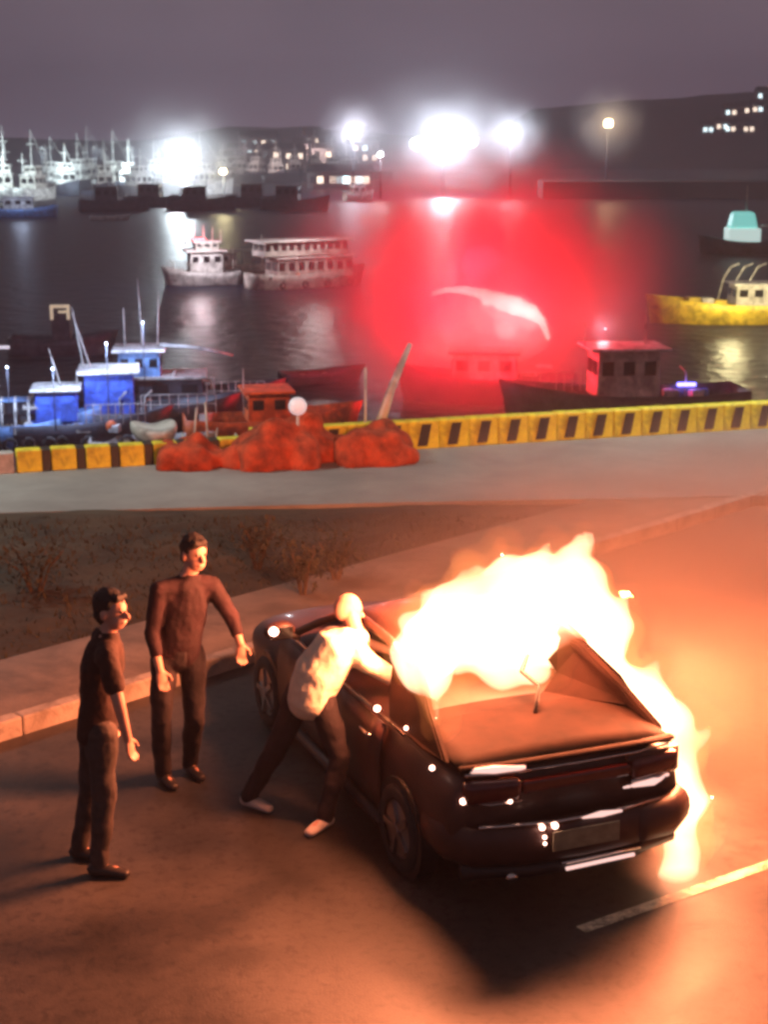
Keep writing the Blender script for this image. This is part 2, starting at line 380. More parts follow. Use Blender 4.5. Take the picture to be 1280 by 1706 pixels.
while x < L:
    sl = .06 if x > 5 else 0
    if x < 5:
        kerb_block('low_yellow_block', M['yellow'], x+.165, .325, 0, qk, qa, d, ang, .29); kerb_block('low_black_block', M['black'], x+.39, .115, .0, qk, qa, d, ang, .29)
    else:
        kerb_block('yellow_block', M['yellow'], x+.222, .444, 0, qk, qa, d, ang)
        if mk is None:
            bm = bmesh.new(); v = [bm.verts.new((a_, b_, c_)) for b_ in (-.02, .02) for a_, c_ in ((-.105, .04), (.045, .04), (.115, .35), (-.03, .35))]
            for f in ((0, 1, 2, 3), (7, 6, 5, 4), (0, 4, 5, 1), (1, 5, 6, 2), (2, 6, 7, 3), (3, 7, 4, 0)): bm.faces.new([v[i] for i in f])
            mo = finish('black_mark', bm, M['black'], qk); mk = mo.data
        else:
            mo = bpy.data.objects.new('black_mark', mk); C.objects.link(mo); mo.parent = qk
        p = qa+d*(x+.222); mo.location = (p.x+.125*math.sin(ang), p.y-.134*math.cos(ang), .13); mo.rotation_euler = (-.068, 0, ang)
    x += .45
wk = thing('pale_kerb', 'short worn white kerb length left of the striped kerb', 'kerb')
for k in range(3):
    kerb_block('white_block', M['grime'], 1.95-k*.56, .54, 0, wk, qa, d, ang, .27)

# ------------------------------------------------------------------ the burning car
M['soot'] = mat('sooty_paint', (.022, .009, .006), .85, var=.45, scale=3, bump=.15, bscale=8); M['soot'].node_tree.nodes['Principled BSDF'].inputs['Specular IOR Level'].default_value = .1
CA = math.radians(22)          # the width direction leans back to the right by this angle
car = thing('burning_car', 'dark hatchback car seen from behind with its cabin on fire', 'car', (1.12, 8.50, 0), CA)
car.scale = (1, 1, .93)
cp = M['carpaint']
W2 = .80; CL = 4.25
def loft(bm, stations, mirror=True, cap=True):
    """stations: list of (y, [(x, z) ...]) half sections from the keel outwards and up to the centre line"""
    rows = []
    for y, sec in stations:
        r = [bm.verts.new((x, y, z)) for x, z in sec]+[bm.verts.new((-x, y, z)) for x, z in sec[::-1][1:-1]]
        rows.append(r)
    n = len(rows[0])
    for a, b in zip(rows, rows[1:]):
        for k in range(n): bm.faces.new((a[k], a[(k+1) % n], b[(k+1) % n], b[k]))
    if cap: bm.faces.new(rows[0]); bm.faces.new(rows[-1][::-1])
def sec(wb, wm, ws, zb, zm, zs, zc):
    return [(0, zb), (wb*.6, zb), (wb, zb+.02), (wm, zm), (wm-.004, zm+.12), (ws, zs), (ws*.6, zs+(zc-zs)*.75), (0, zc)]
bm = bmesh.new()
st = [(0.02, sec(.60, .72, .68, .30, .50, .86, .90)), (.10, sec(.66, .78, .73, .26, .50, .90, .94)), (.35, sec(.70, .805, .75, .22, .50, .93, .975)),
      (.9, sec(.72, .81, .76, .20, .50, .94, .985)), (1.6, sec(.72, .815, .765, .18, .50, .93, .97)), (2.4, sec(.72, .815, .765, .18, .50, .91, .95)),
      (3.0, sec(.72, .81, .75, .19, .50, .87, .93)), (3.6, sec(.70, .80, .72, .20, .50, .80, .87)), (4.05, sec(.66, .75, .64, .22, .48, .70, .76)), (4.25, sec(.52, .62, .50, .26, .46, .60, .64))]
loft(bm, st)
body = finish('body', bm, cp, car, smooth=True)
sb = body.modifiers.new('s', 'SUBSURF'); sb.levels = 2; sb.render_levels = 2
# wheel arches and wheels
for (wy, sx) in ((.72, -1), (.72, 1), (3.35, -1), (3.35, 1)):
    bm = bmesh.new(); tube(bm, [(sx*.70, wy, .30), (sx*.817, wy, .30)], [.345, .345], 28)
    finish('wheel_arch', bm, M['carblack'], car)
    wl = bpy.data.objects.new('wheel', None); C.objects.link(wl); wl.parent = car; wl.location = (sx*.75, wy, .30)
    bm = bmesh.new()
    prof = [(.20, -.085), (.275, -.09), (.30, -.06), (.303, 0), (.30, .06), (.275, .09), (.20, .085)]
    rings = [[bm.verts.new((h_, r_*math.cos(2*PI*k/32), r_*math.sin(2*PI*k/32))) for k in range(32)] for r_, h_ in prof]
    for a, b in zip(rings, rings[1:]):
        for k in range(32): bm.faces.new((a[k], a[(k+1) % 32], b[(k+1) % 32], b[k]))
    finish('tyre', bm, M['rubber'], wl, smooth=True)
    bm = bmesh.new(); tube(bm, [(sx*.05, 0, 0), (sx*.075, 0, 0)], [.20, .19], 24)
    for k in range(5):
        a = 2*PI*k/5; box(bm, (sx*.085, .10*math.cos(a), .10*math.sin(a)), (.02, .17, .045), Matrix.Rotation(a, 4, 'X'))
    tube(bm, [(sx*.06, 0, 0), (sx*.10, 0, 0)], [.05, .04], 12)
    finish('rim', bm, M['rim'], wl)
# greenhouse: pillars, roof, glass
def beam(name, pts, w_, t_, m=cp, side=(1, 0, 0), parent=car):
    bm = bmesh.new(); tube(bm, pts, [(w_, t_)]*len(pts), 10, side=side); return finish(name, bm, m, parent, smooth=True)
for s_ in (-1, 1):
    beam('roof_rail', [(s_*.60, 1.02, 1.30), (s_*.61, 1.4, 1.36), (s_*.60, 1.85, 1.36), (s_*.57, 2.25, 1.29)], .035, .03)
    beam('front_pillar', [(s_*.57, 2.25, 1.29), (s_*.64, 2.6, 1.12), (s_*.71, 2.98, .91)], .04, .03)
    beam('middle_pillar', [(s_*.61, 1.95, 1.37), (s_*.74, 1.90, .92)], .03, .055)
    bx('belt_trim', (s_*.772, 1.9, .935), (.015, 2.3, .018), M['chrome'], car)
# broad rear quarter on each side, sweeping from the roof down to the tail
for s_ in (-1, 1):
    bm = bmesh.new()
    o_ = [(.52, 1.15, 1.36), (.60, .98, 1.32), (.68, .60, 1.14), (.74, .22, .955), (.76, .50, .93), (.755, 1.05, .935), (.70, 1.18, 1.06), (.62, 1.30, 1.35)]
    i_ = [(x_-.05, y_+.01, z_-.015) for x_, y_, z_ in o_]
    a = [bm.verts.new((s_*x_, y_, z_)) for x_, y_, z_ in o_]; b = [bm.verts.new((s_*x_, y_, z_)) for x_, y_, z_ in i_]
    bm.faces.new(a); bm.faces.new(b[::-1]); n_ = len(a)
    for k in range(n_): bm.faces.new((a[k], a[(k+1) % n_], b[(k+1) % n_], b[k]))
    bmesh.ops.recalc_face_normals(bm, faces=bm.faces[:]); bmesh.ops.bevel(bm, geom=bm.edges[:], offset=.012, segments=2, affect='EDGES')
    finish('rear_quarter', bm, M['soot'], car)
bm = bmesh.new(); g = []
for i in range(11):
    y_ = 1.30+.98*i/10; hw = .60-.03*(i/10)**2; zt = 1.36+.03*math.sin(PI*(i/10)*.8+.3)-.065*(i/10)**3
    g.append([bm.verts.new((hw*(-1+2*j/8), y_, zt+.035*(1-((j-4)/4)**2)-.02*abs((j-4)/4)**3)) for j in range(9)])
for i in range(10):
    for j in range(8):
        if i < 2 and 1 < j < 5: continue            # burnt through at the back
        bm.faces.new((g[i][j], g[i+1][j], g[i+1][j+1], g[i][j+1]))
rf = finish('roof', bm, cp, car, smooth=True); so = rf.modifiers.new('t', 'SOLIDIFY'); so.thickness = .02
bm = bmesh.new(); bm.faces.new([bm.verts.new(p) for p in ((-.68, 2.96, .94), (.68, 2.96, .94), (.55, 2.30, 1.29), (-.55, 2.30, 1.29))])
ws = finish('windscreen', bm, M['glassdark'], car); so = ws.modifiers.new('t', 'SOLIDIFY'); so.thickness = .006
bm = bmesh.new(); bm.faces.new([bm.verts.new(p) for p in ((.735, 1.3, .945), (.735, 1.86, .945), (.625, 1.90, 1.34), (.62, 1.36, 1.33))])
finish('side_window', bm, M['glassdark'], car)
# tail: deck lid, full width lamp strip, lower lens, bumper, plate, exhaust
bm = bmesh.new()
g = [[bm.verts.new((.70*u_*(1-.05*v_), .08+.84*v_, .955+.06*v_*(1-.3*v_)+.03*(1-u_*u_))) for u_ in [i/6-1 for i in range(13)]] for v_ in [j/5 for j in range(6)]]
for i in range(5):
    for j in range(12): bm.faces.new((g[i][j], g[i][j+1], g[i+1][j+1], g[i+1][j]))
tl = finish('tailgate_lid', bm, M['soot'], car, smooth=True); so = tl.modifiers.new('t', 'SOLIDIFY'); so.thickness = .035
bm = bmesh.new(); bm.faces.new([bm.verts.new(p) for p in ((.26, .93, 1.012), (.74, .50, 1.0), (.69, .68, 1.17), (.60, 1.0, 1.325), (.50, 1.13, 1.35), (.44, 1.07, 1.26), (.36, 1.05, 1.20), (.40, 1.0, 1.12))])
so = finish('burnt_hatch_panel', bm, M['soot'], car).modifiers.new('t', 'SOLIDIFY'); so.thickness = .02
tb('tailgate_lip', [(-.70, .10, .955), (-.45, .035, .972), (0, .01, .982), (.45, .035, .972), (.70, .10, .955)], [(.035, .018)]*5, M['soot'], car, n=10, side=(0, 1, 0))
tb('chrome_strip', [(-.68, .075, .925), (-.5, .02, .932), (-.3, -.005, .935)], .017, M['chrome'], car)
tb('chrome_strip', [(-.3, -.005, .935), (0, -.018, .938), (.4, -.003, .935), (.66, .06, .925)], .008, M['chrome'], car)
for s_ in (-1, 1):
    bm = bmesh.new(); box(bm, (s_*.53, .03, .825), (.34, .12, .15), Matrix.Rotation(s_*.12, 4, 'Z'), bevel=.035)
    lt = finish('tail_lamp', bm, M['taillens'], car, smooth=True)
    tb('chrome_rim', [(s_*.36, -.025, .75), (s_*.55, -.015, .748), (s_*.70, .06, .755)], .014 if s_ > 0 else .006, M['chrome'], lt)
tb('lamp_surround', [(.34, -.005, .905), (.60, .02, .905), (.735, .09, .88), (.752, .12, .82), (.735, .09, .745), (.60, .0, .722), (.34, -.03, .72)], .020, cp, car)
bx('lamp_strip', (0, -.004, .83), (.72, .05, .085), M['taillens'], car, bevel=.02)
tb('bumper', [(-.76, .42, .47), (-.755, .18, .47), (-.66, .02, .47), (-.35, -.065, .47), (0, -.085, .47), (.35, -.065, .47), (.66, .02, .47), (.755, .18, .47), (.76, .42, .47)], [(.05, .13)]*9, cp, car, n=14, side=(0, 1, 0))
tb('bumper_corner', [(.42, -.07, .47), (.62, -.03, .475), (.75, .08, .475), (.79, .22, .47)], [(.06, .12), (.08, .135), (.085, .135), (.05, .12)], M['carpaint'], car, n=14, side=(0, 1, 0), round_end=True)
tb('bumper_step', [(-.62, .01, .605), (-.2, -.09, .612), (.2, -.09, .612), (.55, -.02, .607)], [(.03, .012)]*4, M['chrome'], car, n=8, side=(0, 1, 0))
tb('lower_valance', [(-.70, .08, .29), (-.3, -.01, .275), (.3, -.01, .275), (.70, .08, .29)], [(.06, .06)]*4, M['carblack'], car, n=10, side=(0, 1, 0))
tb('lower_chrome', [(-.12, -.075, .305), (.42, -.055, .305)], .014, M['chrome'], car)
bx('number_plate', (.0, -.145, .50), (.44, .012, .13), M['plate'], car, bevel=.004)
tb('exhaust_pipe', [(-.42, -.05, .25), (-.42, .2, .25)], .035, M['chrome'], car)
M['hot'] = mat('glowing_trim', (.8, .5, .4), .4, emit=(1, .62, .55), estr=1.1)  # glowing strips stand in for bright reflections on the tail trim
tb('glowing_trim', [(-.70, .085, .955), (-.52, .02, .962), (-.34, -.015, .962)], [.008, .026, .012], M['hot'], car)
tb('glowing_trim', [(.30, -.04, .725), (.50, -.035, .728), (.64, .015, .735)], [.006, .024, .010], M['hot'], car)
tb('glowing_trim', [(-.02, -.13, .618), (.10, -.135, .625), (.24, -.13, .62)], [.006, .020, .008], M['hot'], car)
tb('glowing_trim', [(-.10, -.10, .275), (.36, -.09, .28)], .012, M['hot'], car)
# left side: doors, handles, sill, mirrors
for y0, y1 in ((1.02, 1.90), (1.93, 3.05)):
    bm = bmesh.new(); g = []
    for j in range(6):
        z_ = .30+.60*j/5; x_ = -.822-.012*math.sin(PI*j/5)+.045*max(0, (z_-.62)/.3)**2
        g.append([bm.verts.new((x_, y0+(y1-y0)*i/4, z_)) for i in range(5)])
    for j in range(5):
        for i in range(4): bm.faces.new((g[j][i], g[j][i+1], g[j+1][i+1], g[j+1][i]))
    dr = finish('door', bm, cp, car, smooth=True); so = dr.modifiers.new('t', 'SOLIDIFY'); so.thickness = .012
    tb('handle', [(-.838, y0+.12, .79), (-.852, y0+.16, .795), (-.852, y0+.26, .795), (-.838, y0+.30, .79)], .012, M['chrome'], dr)
for s_ in (-1, 1):
    bm = bmesh.new(); ball(bm, (s_*.92, 2.72, 1.04), (.12, .06, .075), 14)
    mr = finish('mirror', bm, cp, car, smooth=True)
    tb('mirror_arm', [(s_*.76, 2.76, .95), (s_*.86, 2.74, 1.0)], .022, M['carblack'], mr)
    bx('mirror_glass', (s_*.92, 2.655, 1.04), (.17, .012, .10), M['chrome'], mr, bevel=.004)
bm = bmesh.new(); ball(bm, (-.98, 2.66, 1.06), .035, 10); finish('mirror_lamp', bm, M['ember'], car)  # glowing ball stands in for the white highlight on the mirror
tb('sill', [(-.80, 1.0, .22), (-.80, 3.0, .22)], .05, M['carblack'], car)
# charred cabin
for s_ in (-1, 1):
    bm = bmesh.new(); box(bm, (s_*.33, 2.0, .85), (.44, .12, .62), Matrix.Rotation(.2, 4, 'X'), bevel=.04); box(bm, (s_*.33, 1.92, 1.18), (.22, .08, .16), bevel=.03)
    finish('seat_back', bm, M['carblack'], car, smooth=True)
tb('burnt_wiper', [(.05, .62, 1.02), (.16, .78, 1.13), (.12, .95, 1.18), (.22, 1.06, 1.25)], .014, M['carblack'], car)
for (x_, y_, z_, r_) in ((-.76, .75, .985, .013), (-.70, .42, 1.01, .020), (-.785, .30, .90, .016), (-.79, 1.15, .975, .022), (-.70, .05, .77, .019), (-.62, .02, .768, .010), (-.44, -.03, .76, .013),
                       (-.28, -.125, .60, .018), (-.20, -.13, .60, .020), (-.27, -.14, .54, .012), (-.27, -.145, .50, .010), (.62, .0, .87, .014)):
    bm = bmesh.new(); ball(bm, (x_, y_, z_), r_, 8); finish('ember', bm, M['ember'], car)  # glowing beads stand in for small glints on the bodywork

# ------------------------------------------------------------------ flames, smoke and their light
M['flame'] = vol_emit('flame', (1.0, .62, .36), 9)
M['flameedge'] = vol_emit('flame_edge', (1.0, .30, .07), 1.3)
def flame(name, blobs, links, m, voxel, amp, nsc, label=None, parent=None, seed=0, grow=0):
    bm = bmesh.new()
    P = [(UY(a, b, Y), r+grow) for a, b, Y, r in blobs]
    for c, r in P: ball(bm, c, r, 14)
    for i, j in links:
        tube(bm, [P[i][0], P[j][0]], [P[i][1]*.92, P[j][1]*.92], 12)
    o = remesh(name, bm, voxel, m, parent, 4, amp, nsc, seed=seed)
    return o
FB = [(1128, 1462, 8.8, .09), (1138, 1405, 8.95, .16), (1136, 1335, 9.1, .19), (1126, 1275, 9.2, .20), (1105, 1215, 9.35, .19), (1058, 1165, 9.6, .19),
      (1010, 1120, 10.0, .20), (1000, 1045, 9.9, .23), (965, 985, 9.8, .22), (950, 938, 9.8, .11), (900, 980, 9.7, .23), (845, 990, 9.6, .22), (790, 1005, 9.5, .2), (795, 955, 9.5, .09),
      (738, 1030, 9.5, .18), (692, 1046, 9.5, .14), (700, 1090, 9.2, .15), (765, 1085, 9.45, .19), (835, 1075, 9.6, .20), (905, 1050, 9.8, .22), (716, 1140, 8.95, .10), (728, 1196, 8.75, .04), (835, 1115, 9.55, .12), (885, 1110, 9.6, .10),
      (978, 898, 9.8, .02), (835, 915, 9.5, .02), (700, 985, 9.4, .02), (1092, 1105, 9.7, .025), (1185, 1215, 9.3, .02), (915, 905, 9.7, .02), (1050, 985, 9.8, .03), (1186, 1330, 9.2, .03), (768, 940, 9.5, .015), (655, 1075, 9.4, .03)]
FLK = [(0, 1), (1, 2), (2, 3), (3, 4), (4, 5), (5, 6), (6, 7), (7, 8), (8, 9), (8, 10), (10, 11), (11, 12), (12, 13), (12, 14), (14, 15), (14, 16), (16, 17), (17, 18), (18, 19), (19, 7), (16, 20), (20, 21), (18, 22), (22, 23), (17, 12), (18, 11), (19, 10), (9, 24), (11, 25), (14, 26), (5, 27), (3, 28), (10, 29), (7, 30), (2, 31), (12, 32), (15, 33)]
fire = flame('car_fire', FB, FLK, M['flame'], .028, .12, 2.6)
tag(fire, 'white hot flames pouring from the cabin and right side of the car', 'fire')
fe = flame('outer_flame', FB, FLK, M['flameedge'], .035, .15, 3.0, parent=fire, seed=3, grow=.035)
fe = flame('flame_glow', FB, FLK, vol_emit('flame_glow', (1.0, .26, .06), .55), .05, .16, 2.2, parent=fire, seed=6, grow=.075)
FC = (1.0, .255, .10)
def CW(x, y, z): return (1.12+x*math.cos(CA)-y*math.sin(CA), 8.50+x*math.sin(CA)+y*math.cos(CA), z)
lamp('fire_light', CW(.45, 1.7, 2.3), 2400, FC, .40, fire)
lamp('fire_light', CW(1.10, .6, 1.1), 950, FC, .35, fire)
lamp('fire_light', UY(690, 1040, 9.3), 360, FC, .14, fire)
bm = bmesh.new(); ball(bm, (0, 0, 0), 1, 24)
sm = finish('smoke', bm, vol_smoke('fire_smoke', (.9, .70, .60), .50, 1.0, 1.6, .25, .75), smooth=True, loc=(5.8, 14.0, .2)); sm.scale = (7.6, 7.6, 1.9)
tag(sm, 'thin orange lit smoke drifting around the burning car', 'smoke', kind='stuff')

# ------------------------------------------------------------------ people
def capsule(bm, pts, rad, n=14, side=None): tube(bm, pts, rad, n, side=side, round_end=True)
def V(*a): return Vector(a)
def hand(bm, wrist, d, palm_n, sc=1.0, curl=.5):
    d = V(*d).normalized(); pn = (V(*palm_n)-d*V(*palm_n).dot(d)).normalized(); s = d.cross(pn)
    w_ = V(*wrist)
    capsule(bm, [w_, w_+d*.05*sc, w_+d*.085*sc], [(.026, .018), (.040*sc, .016), (.042*sc, .014)], 12, side=s)
    for k, (off, ln) in enumerate(((-.032, .062), (-.011, .074), (.011, .070), (.031, .054))):
        b = w_+d*.085*sc+s*off*sc; p1 = b+d*ln*.5*sc+pn*ln*.16*curl; p2 = p1+d*ln*.38*sc+pn*ln*.55*curl
        capsule(bm, [b, p1, p2], [.0095, .009, .0075], 8)
    t0 = w_+d*.025*sc-s*.03*sc; t1 = t0+d*.03*sc-s*.028*sc+pn*.01; t2 = t1+d*.03*sc-s*.004+pn*.012
    capsule(bm, [t0, t1, t2], [.013, .011, .009], 8)
def head(bm, c, face, up, r=.098):
    c = V(*c); f = V(*face).normalized(); u = V(*up); u = (u-f*u.dot(f)).normalized(); s = u.cross(f)
    R = Matrix((s, f, u)).transposed().to_4x4()
    ball(bm, c+u*.02-f*.008, (r*.80, r*1.0, r*1.02), 18, R)
    ball(bm, c-u*.05+f*.028, (r*.62, r*.66, r*.68), 16, R)
    capsule(bm, [c+f*.088+u*.005, c+f*.112-u*.030], [.010, .016], 8)                # nose
    capsule(bm, [c+f*.088+s*.018-u*.062, c+f*.090-s*.018-u*.062], [.009, .009], 8)    # lips
    capsule(bm, [c+f*.080+s*.03+u*.028, c+f*.080-s*.03+u*.028], [.009, .009], 8)    # brow
    for q in (-1, 1): ball(bm, c+s*q*.080-u*.012-f*.012, (.012, .022, .034), 8, R)
def face_bits(parent, c, face, up, r=.098):
    c = V(*c); f = V(*face).normalized(); u = V(*up); u = (u-f*u.dot(f)).normalized(); s = u.cross(f)
    for q in (-1, 1):
        bm = bmesh.new(); ball(bm, c+f*.083+s*q*.031+u*.008, .009, 10); finish('eye', bm, M['shoedark'], parent, smooth=True)
def hair(parent, c, face, up, r=.098, drop=0):
    c = V(*c); f = V(*face).normalized(); u = V(*up); u = (u-f*u.dot(f)).normalized(); s = u.cross(f)
    R = Matrix((s, f, u)).transposed().to_4x4(); bm = bmesh.new()
    ball(bm, c+u*.045-f*.022, (r*.90, r*1.04, r*.98), 18, R)
    ball(bm, c-f*.052-u*.02, (r*.80, r*.62, r*.80), 14, R)
    capsule(bm, [c+u*.085+f*.062+s*.04, c+u*.09+f*.066-s*.04], [.022, .022], 8)
    remesh('hair', bm, .008, M['hair'], parent, 2, .009, 26)
def person(label, loc, J, face, up, top_m, leg_m, shoe_m, sleeve=.5, torso=(.155, .10), hands=True, body_pose=None, group=None, side=(1, 0, 0), toes=((1, 0, 0), (1, 0, 0)), hem=0, handdir=None, girth=1.0):
    p = thing('person', label, 'person', loc, 0, group)
    bm = bmesh.new(); g = girth
    capsule(bm, [J['pelvis'], J['waist'], J['chest'], J['neckbase']], [(.14, .10), (.125, .095), (.15, .105), (.07, .06)], 18, side=side)
    capsule(bm, [J['neckbase'], J['head']], [.056, .052], 12); head(bm, J['head'], face, up)
    for q in 'LR':
        capsule(bm, [J['sh'+q], J['el'+q], J['wr'+q]], [.050, .039, .028], 12)
        capsule(bm, [V(*J['chest']).lerp(V(*J['neckbase']), .55), J['sh'+q]], [.055, .05], 12)
        fd = V(*J['wr'+q])-V(*J['el'+q]); fd = V(*handdir[q]) if handdir and q in handdir else fd
        hand(bm, J['wr'+q], fd, (0, -.3, -1) if abs(fd.normalized().z) < .8 else (side[1], -side[0], .01), 1.0, .6)
        capsule(bm, [J['hip'+q], J['kn'+q], J['an'+q]], [.082, .056, .036], 12)
        t = V(*toes['LR'.index(q)]); a = V(*J['an'+q])
        capsule(bm, [a+V(0, 0, -.03)-t*.03, a+V(0, 0, -.045)+t*.12], [.034, .026], 10)
    remesh('body', bm, .008, M['skin'], p, 2)
    # shirt
    bm = bmesh.new(); ch = V(*J['chest']); nb = V(*J['neckbase']); hp = V(*J['pelvis']); wv = V(*J['waist'])
    dn = (hp-wv).normalized()
    capsule(bm, [hp+dn*hem, hp, wv, ch, ch.lerp(nb, .72), nb], [(torso[0]*1.04, torso[1]*1.08), (torso[0]*1.04, torso[1]*1.14), (torso[0]*1.0*g, torso[1]*1.14*g), (torso[0]*1.12, torso[1]*1.20), (.125, .105), (.070, .070)], 20, side=side)
    for q in 'LR':
        sh = V(*J['sh'+q]); el = V(*J['el'+q]); wr = V(*J['wr'+q])
        capsule(bm, [ch.lerp(nb, .6), sh], [.082, .070], 12); capsule(bm, [ch, sh], [.08, .066], 12)
        if sleeve <= 1: capsule(bm, [sh, sh.lerp(el, sleeve)], [.068, .062], 14)
        else: capsule(bm, [sh, el, el.lerp(wr, sleeve-1)], [.066, .054, .044], 14)
    remesh('shirt', bm, .011, top_m, p, 4, .009, 11, seed=len(label))
    bm = bmesh.new()
    capsule(bm, [hp+dn*.02, hp.lerp(wv, .35)], [(.150, .112), (.142, .108)], 18, side=side)
    for q in 'LR':
        h_ = V(*J['hip'+q]); k_ = V(*J['kn'+q]); a_ = V(*J['an'+q])
        capsule(bm, [h_, h_.lerp(k_, .5), k_, k_.lerp(a_, .6), a_+V(0, 0, -.005)], [.098, .088, .073, .064, .058], 14)
    remesh('trousers', bm, .011, leg_m, p, 4, .013, 8, seed=len(label)+4)
    for i, q in enumerate('LR'):
        a = V(*J['an'+q]); t = V(*toes[i]).normalized(); bm = bmesh.new()
        capsule(bm, [a+V(0, 0, -.045)-t*.035, a+V(0, 0, -.05)+t*.07, a+V(0, 0, -.062)+t*.17], [(.045, .042), (.046, .038), (.040, .026)], 14, side=(-t.y, t.x, 0))
        sh = remesh('shoe', bm, .008, shoe_m, p, 2)
    if label.find('bending') < 0: hair(p, J['head'], face, up)
    face_bits(p, J['head'], face, up)
    return p
# standing man on the left, weight slightly forward, looking towards the fire
f1 = U(158, 1444)
person('dark haired man in brown T-shirt and grey trousers standing leftmost on the road', f1, dict(
    pelvis=(.06, .0, .95), waist=(.085, .0, 1.10), chest=(.10, 0, 1.32), neckbase=(.14, .0, 1.50), head=(.175, -.01, 1.665),
    shR=(.17, -.19, 1.43), elR=(.235, -.235, 1.16), wrR=(.27, -.20, .93), shL=(.07, .19, 1.43), elL=(.02, .24, 1.15), wrL=(.08, .22, .92),
    hipR=(.09, -.09, .92), knR=(.10, -.11, .50), anR=(.05, -.12, .09), hipL=(.02, .09, .92), knL=(-.02, .11, .50), anL=(-.11, .12, .09)),
    (.92, -.38, .0), (0, 0, 1), M['darkred'], M['trousers2'], M['shoedark'], sleeve=.62, side=(.35, 1, 0), toes=((.9, -.3, 0), (.9, -.1, 0)), hem=.05)
f2 = U(304, 1303)
person('dark haired man in maroon top walking behind with one arm held out', f2, dict(
    pelvis=(.0, 0, .95), waist=(.02, 0, 1.10), chest=(.05, 0, 1.32), neckbase=(.09, 0, 1.50), head=(.135, -.01, 1.665),
    shR=(-.10, -.10, 1.43), elR=(-.16, -.12, 1.14), wrR=(-.10, -.20, .90), shL=(.235, .06, 1.42), elL=(.37, .05, 1.19), wrL=(.43, -.02, 1.03),
    hipR=(-.09, -.03, .92), knR=(-.12, -.10, .50), anR=(-.13, .0, .09), hipL=(.09, .04, .92), knL=(.10, -.02, .50), anL=(.04, .16, .09)),
    (.60, -.78, -.05), (0, 0, 1), M['maroon'], M['trousers'], M['shoedark'], sleeve=1.55, side=(1, .35, 0), toes=((.5, -.8, 0), (.5, -.8, 0)), hem=.02, handdir={'L': (.05, -.1, -1)})
f3 = U(487, 1372)
person('man in cream shirt bending into the car through its left door', f3, dict(
    pelvis=(.12, .10, .86), waist=(.17, .12, .99), chest=(.30, .15, 1.16), neckbase=(.44, .18, 1.22), head=(.37, .34, 1.36),
    shR=(.50, .0, 1.12), elR=(.68, .08, .98), wrR=(.80, .25, .98), shL=(.26, .30, 1.20), elL=(.50, .50, 1.08), wrL=(.66, .52, 1.02),
    hipR=(.20, .04, .85), knR=(.32, -.02, .48), anR=(.22, -.06, .09), hipL=(.05, .16, .85), knL=(-.10, .16, .48), anL=(-.30, .25, .10)),
    (.85, .45, -.15), (0, 0, 1), M['cream'], M['trousers'], M['shoe'], sleeve=.8, side=(-.35, .94, 0), toes=((.7, -.5, 0), (-.55, -.8, 0)), hem=.03, torso=(.175, .125), girth=1.12)

# ------------------------------------------------------------------ quay clutter: nets, float, dinghy bow
def heap(px, py, wpx, hpx, label, m, seed, Y=None, sc=1.0, name='net_heap', lumps=16):
    rr = random.Random(seed); c = U(px, py, .13); s = (c.y+0)/2600.0*1.02
    wd = wpx*s/2; ht = hpx*s*1.15; bm = bmesh.new()
    for k in range(lumps):
        a = rr.uniform(-1, 1); q = rr.uniform(-.35, .35); hh = ht*(1-abs(a)**1.6)*rr.uniform(.55, 1)
        r = rr.uniform(.16, .26)*min(1.6, ht+.4)
        capsule(bm, [(a*(wd-r), q, .08), (a*(wd-r)+rr.uniform(-.2, .2), q+rr.uniform(-.1, .1), max(.1, hh-r))], [r*1.2, r*.8], 12)
    o = remesh(name, bm, .05, m, None, 10, .05, 3, seed=seed); o.location = (c.x, c.y+.1, .13)
    for v in o.data.vertices:
        n_ = noise.noise(v.co*14+Vector((seed, 0, 0)))*.006+noise.noise(v.co*3)*.05; v.co += v.normal*n_
    # keep the heap standing on the quay, not through it
    for v in o.data.vertices: v.co.z = max(v.co.z, 0)
    tag(o, label, 'fishing net'); return o
heap(612, 768, 170, 74, 'rounded orange red net heap right beside the start of the striped kerb', M['orange'], 3)
heap(480, 772, 190, 100, 'tall orange fishing net heap in the middle of the pile', M['orange'], 5)
heap(345, 776, 200, 52, 'low reddish net heap at the left end of the pile', M['orange'], 8)
# rope lengths lying on the heaps
for k, (a, b) in enumerate(((305, 745), (352, 735), (395, 745), (318, 700), (345, 690))):
    c = U(a, 765, .13); z = .13+(765-b)/2600*c.y
    tag(tb('net_pole', [(c.x, c.y+.25, .13), (c.x-.05+.1*(k % 2), c.y+.4, z+.12)], .016, M['grime'], None),
        ['short pale pole at the left edge of the net pile', 'pale pole sticking up from the red nets', 'third pale pole leaning in the nets', 'taller pole behind the left of the nets', 'tall bent pole beside the dark boat'][k], 'pole')
bm = bmesh.new(); ball(bm, (0, 0, 0), .125, 20)
c = U(495, 700, .13)
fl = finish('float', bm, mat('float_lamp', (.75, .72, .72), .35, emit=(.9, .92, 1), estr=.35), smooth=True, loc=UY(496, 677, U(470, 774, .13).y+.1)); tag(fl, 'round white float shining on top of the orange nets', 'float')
tb('float_stem', [(0, 0, -.12), (0, .02, -.55)], .02, M['grime'], fl)
bm = bmesh.new()
for y_, w_, h_ in ((0, .10, .16), (.15, .24, .26), (.5, .34, .30), (1.1, .36, .28), (1.5, .28, .24)): pass
loft(bm, [(0, [(0, .06), (.05, .10), (.10, .2), (.11, .30), (.05, .32), (0, .32)]), (.2, [(0, .02), (.14, .06), (.24, .18), (.26, .32), (.18, .34), (0, .30)]), (.8, [(0, 0), (.24, .04), (.34, .16), (.36, .32), (.28, .34), (0, .2)]), (1.3, [(0, 0), (.22, .04), (.30, .16), (.32, .30), (.24, .32), (0, .2)])])
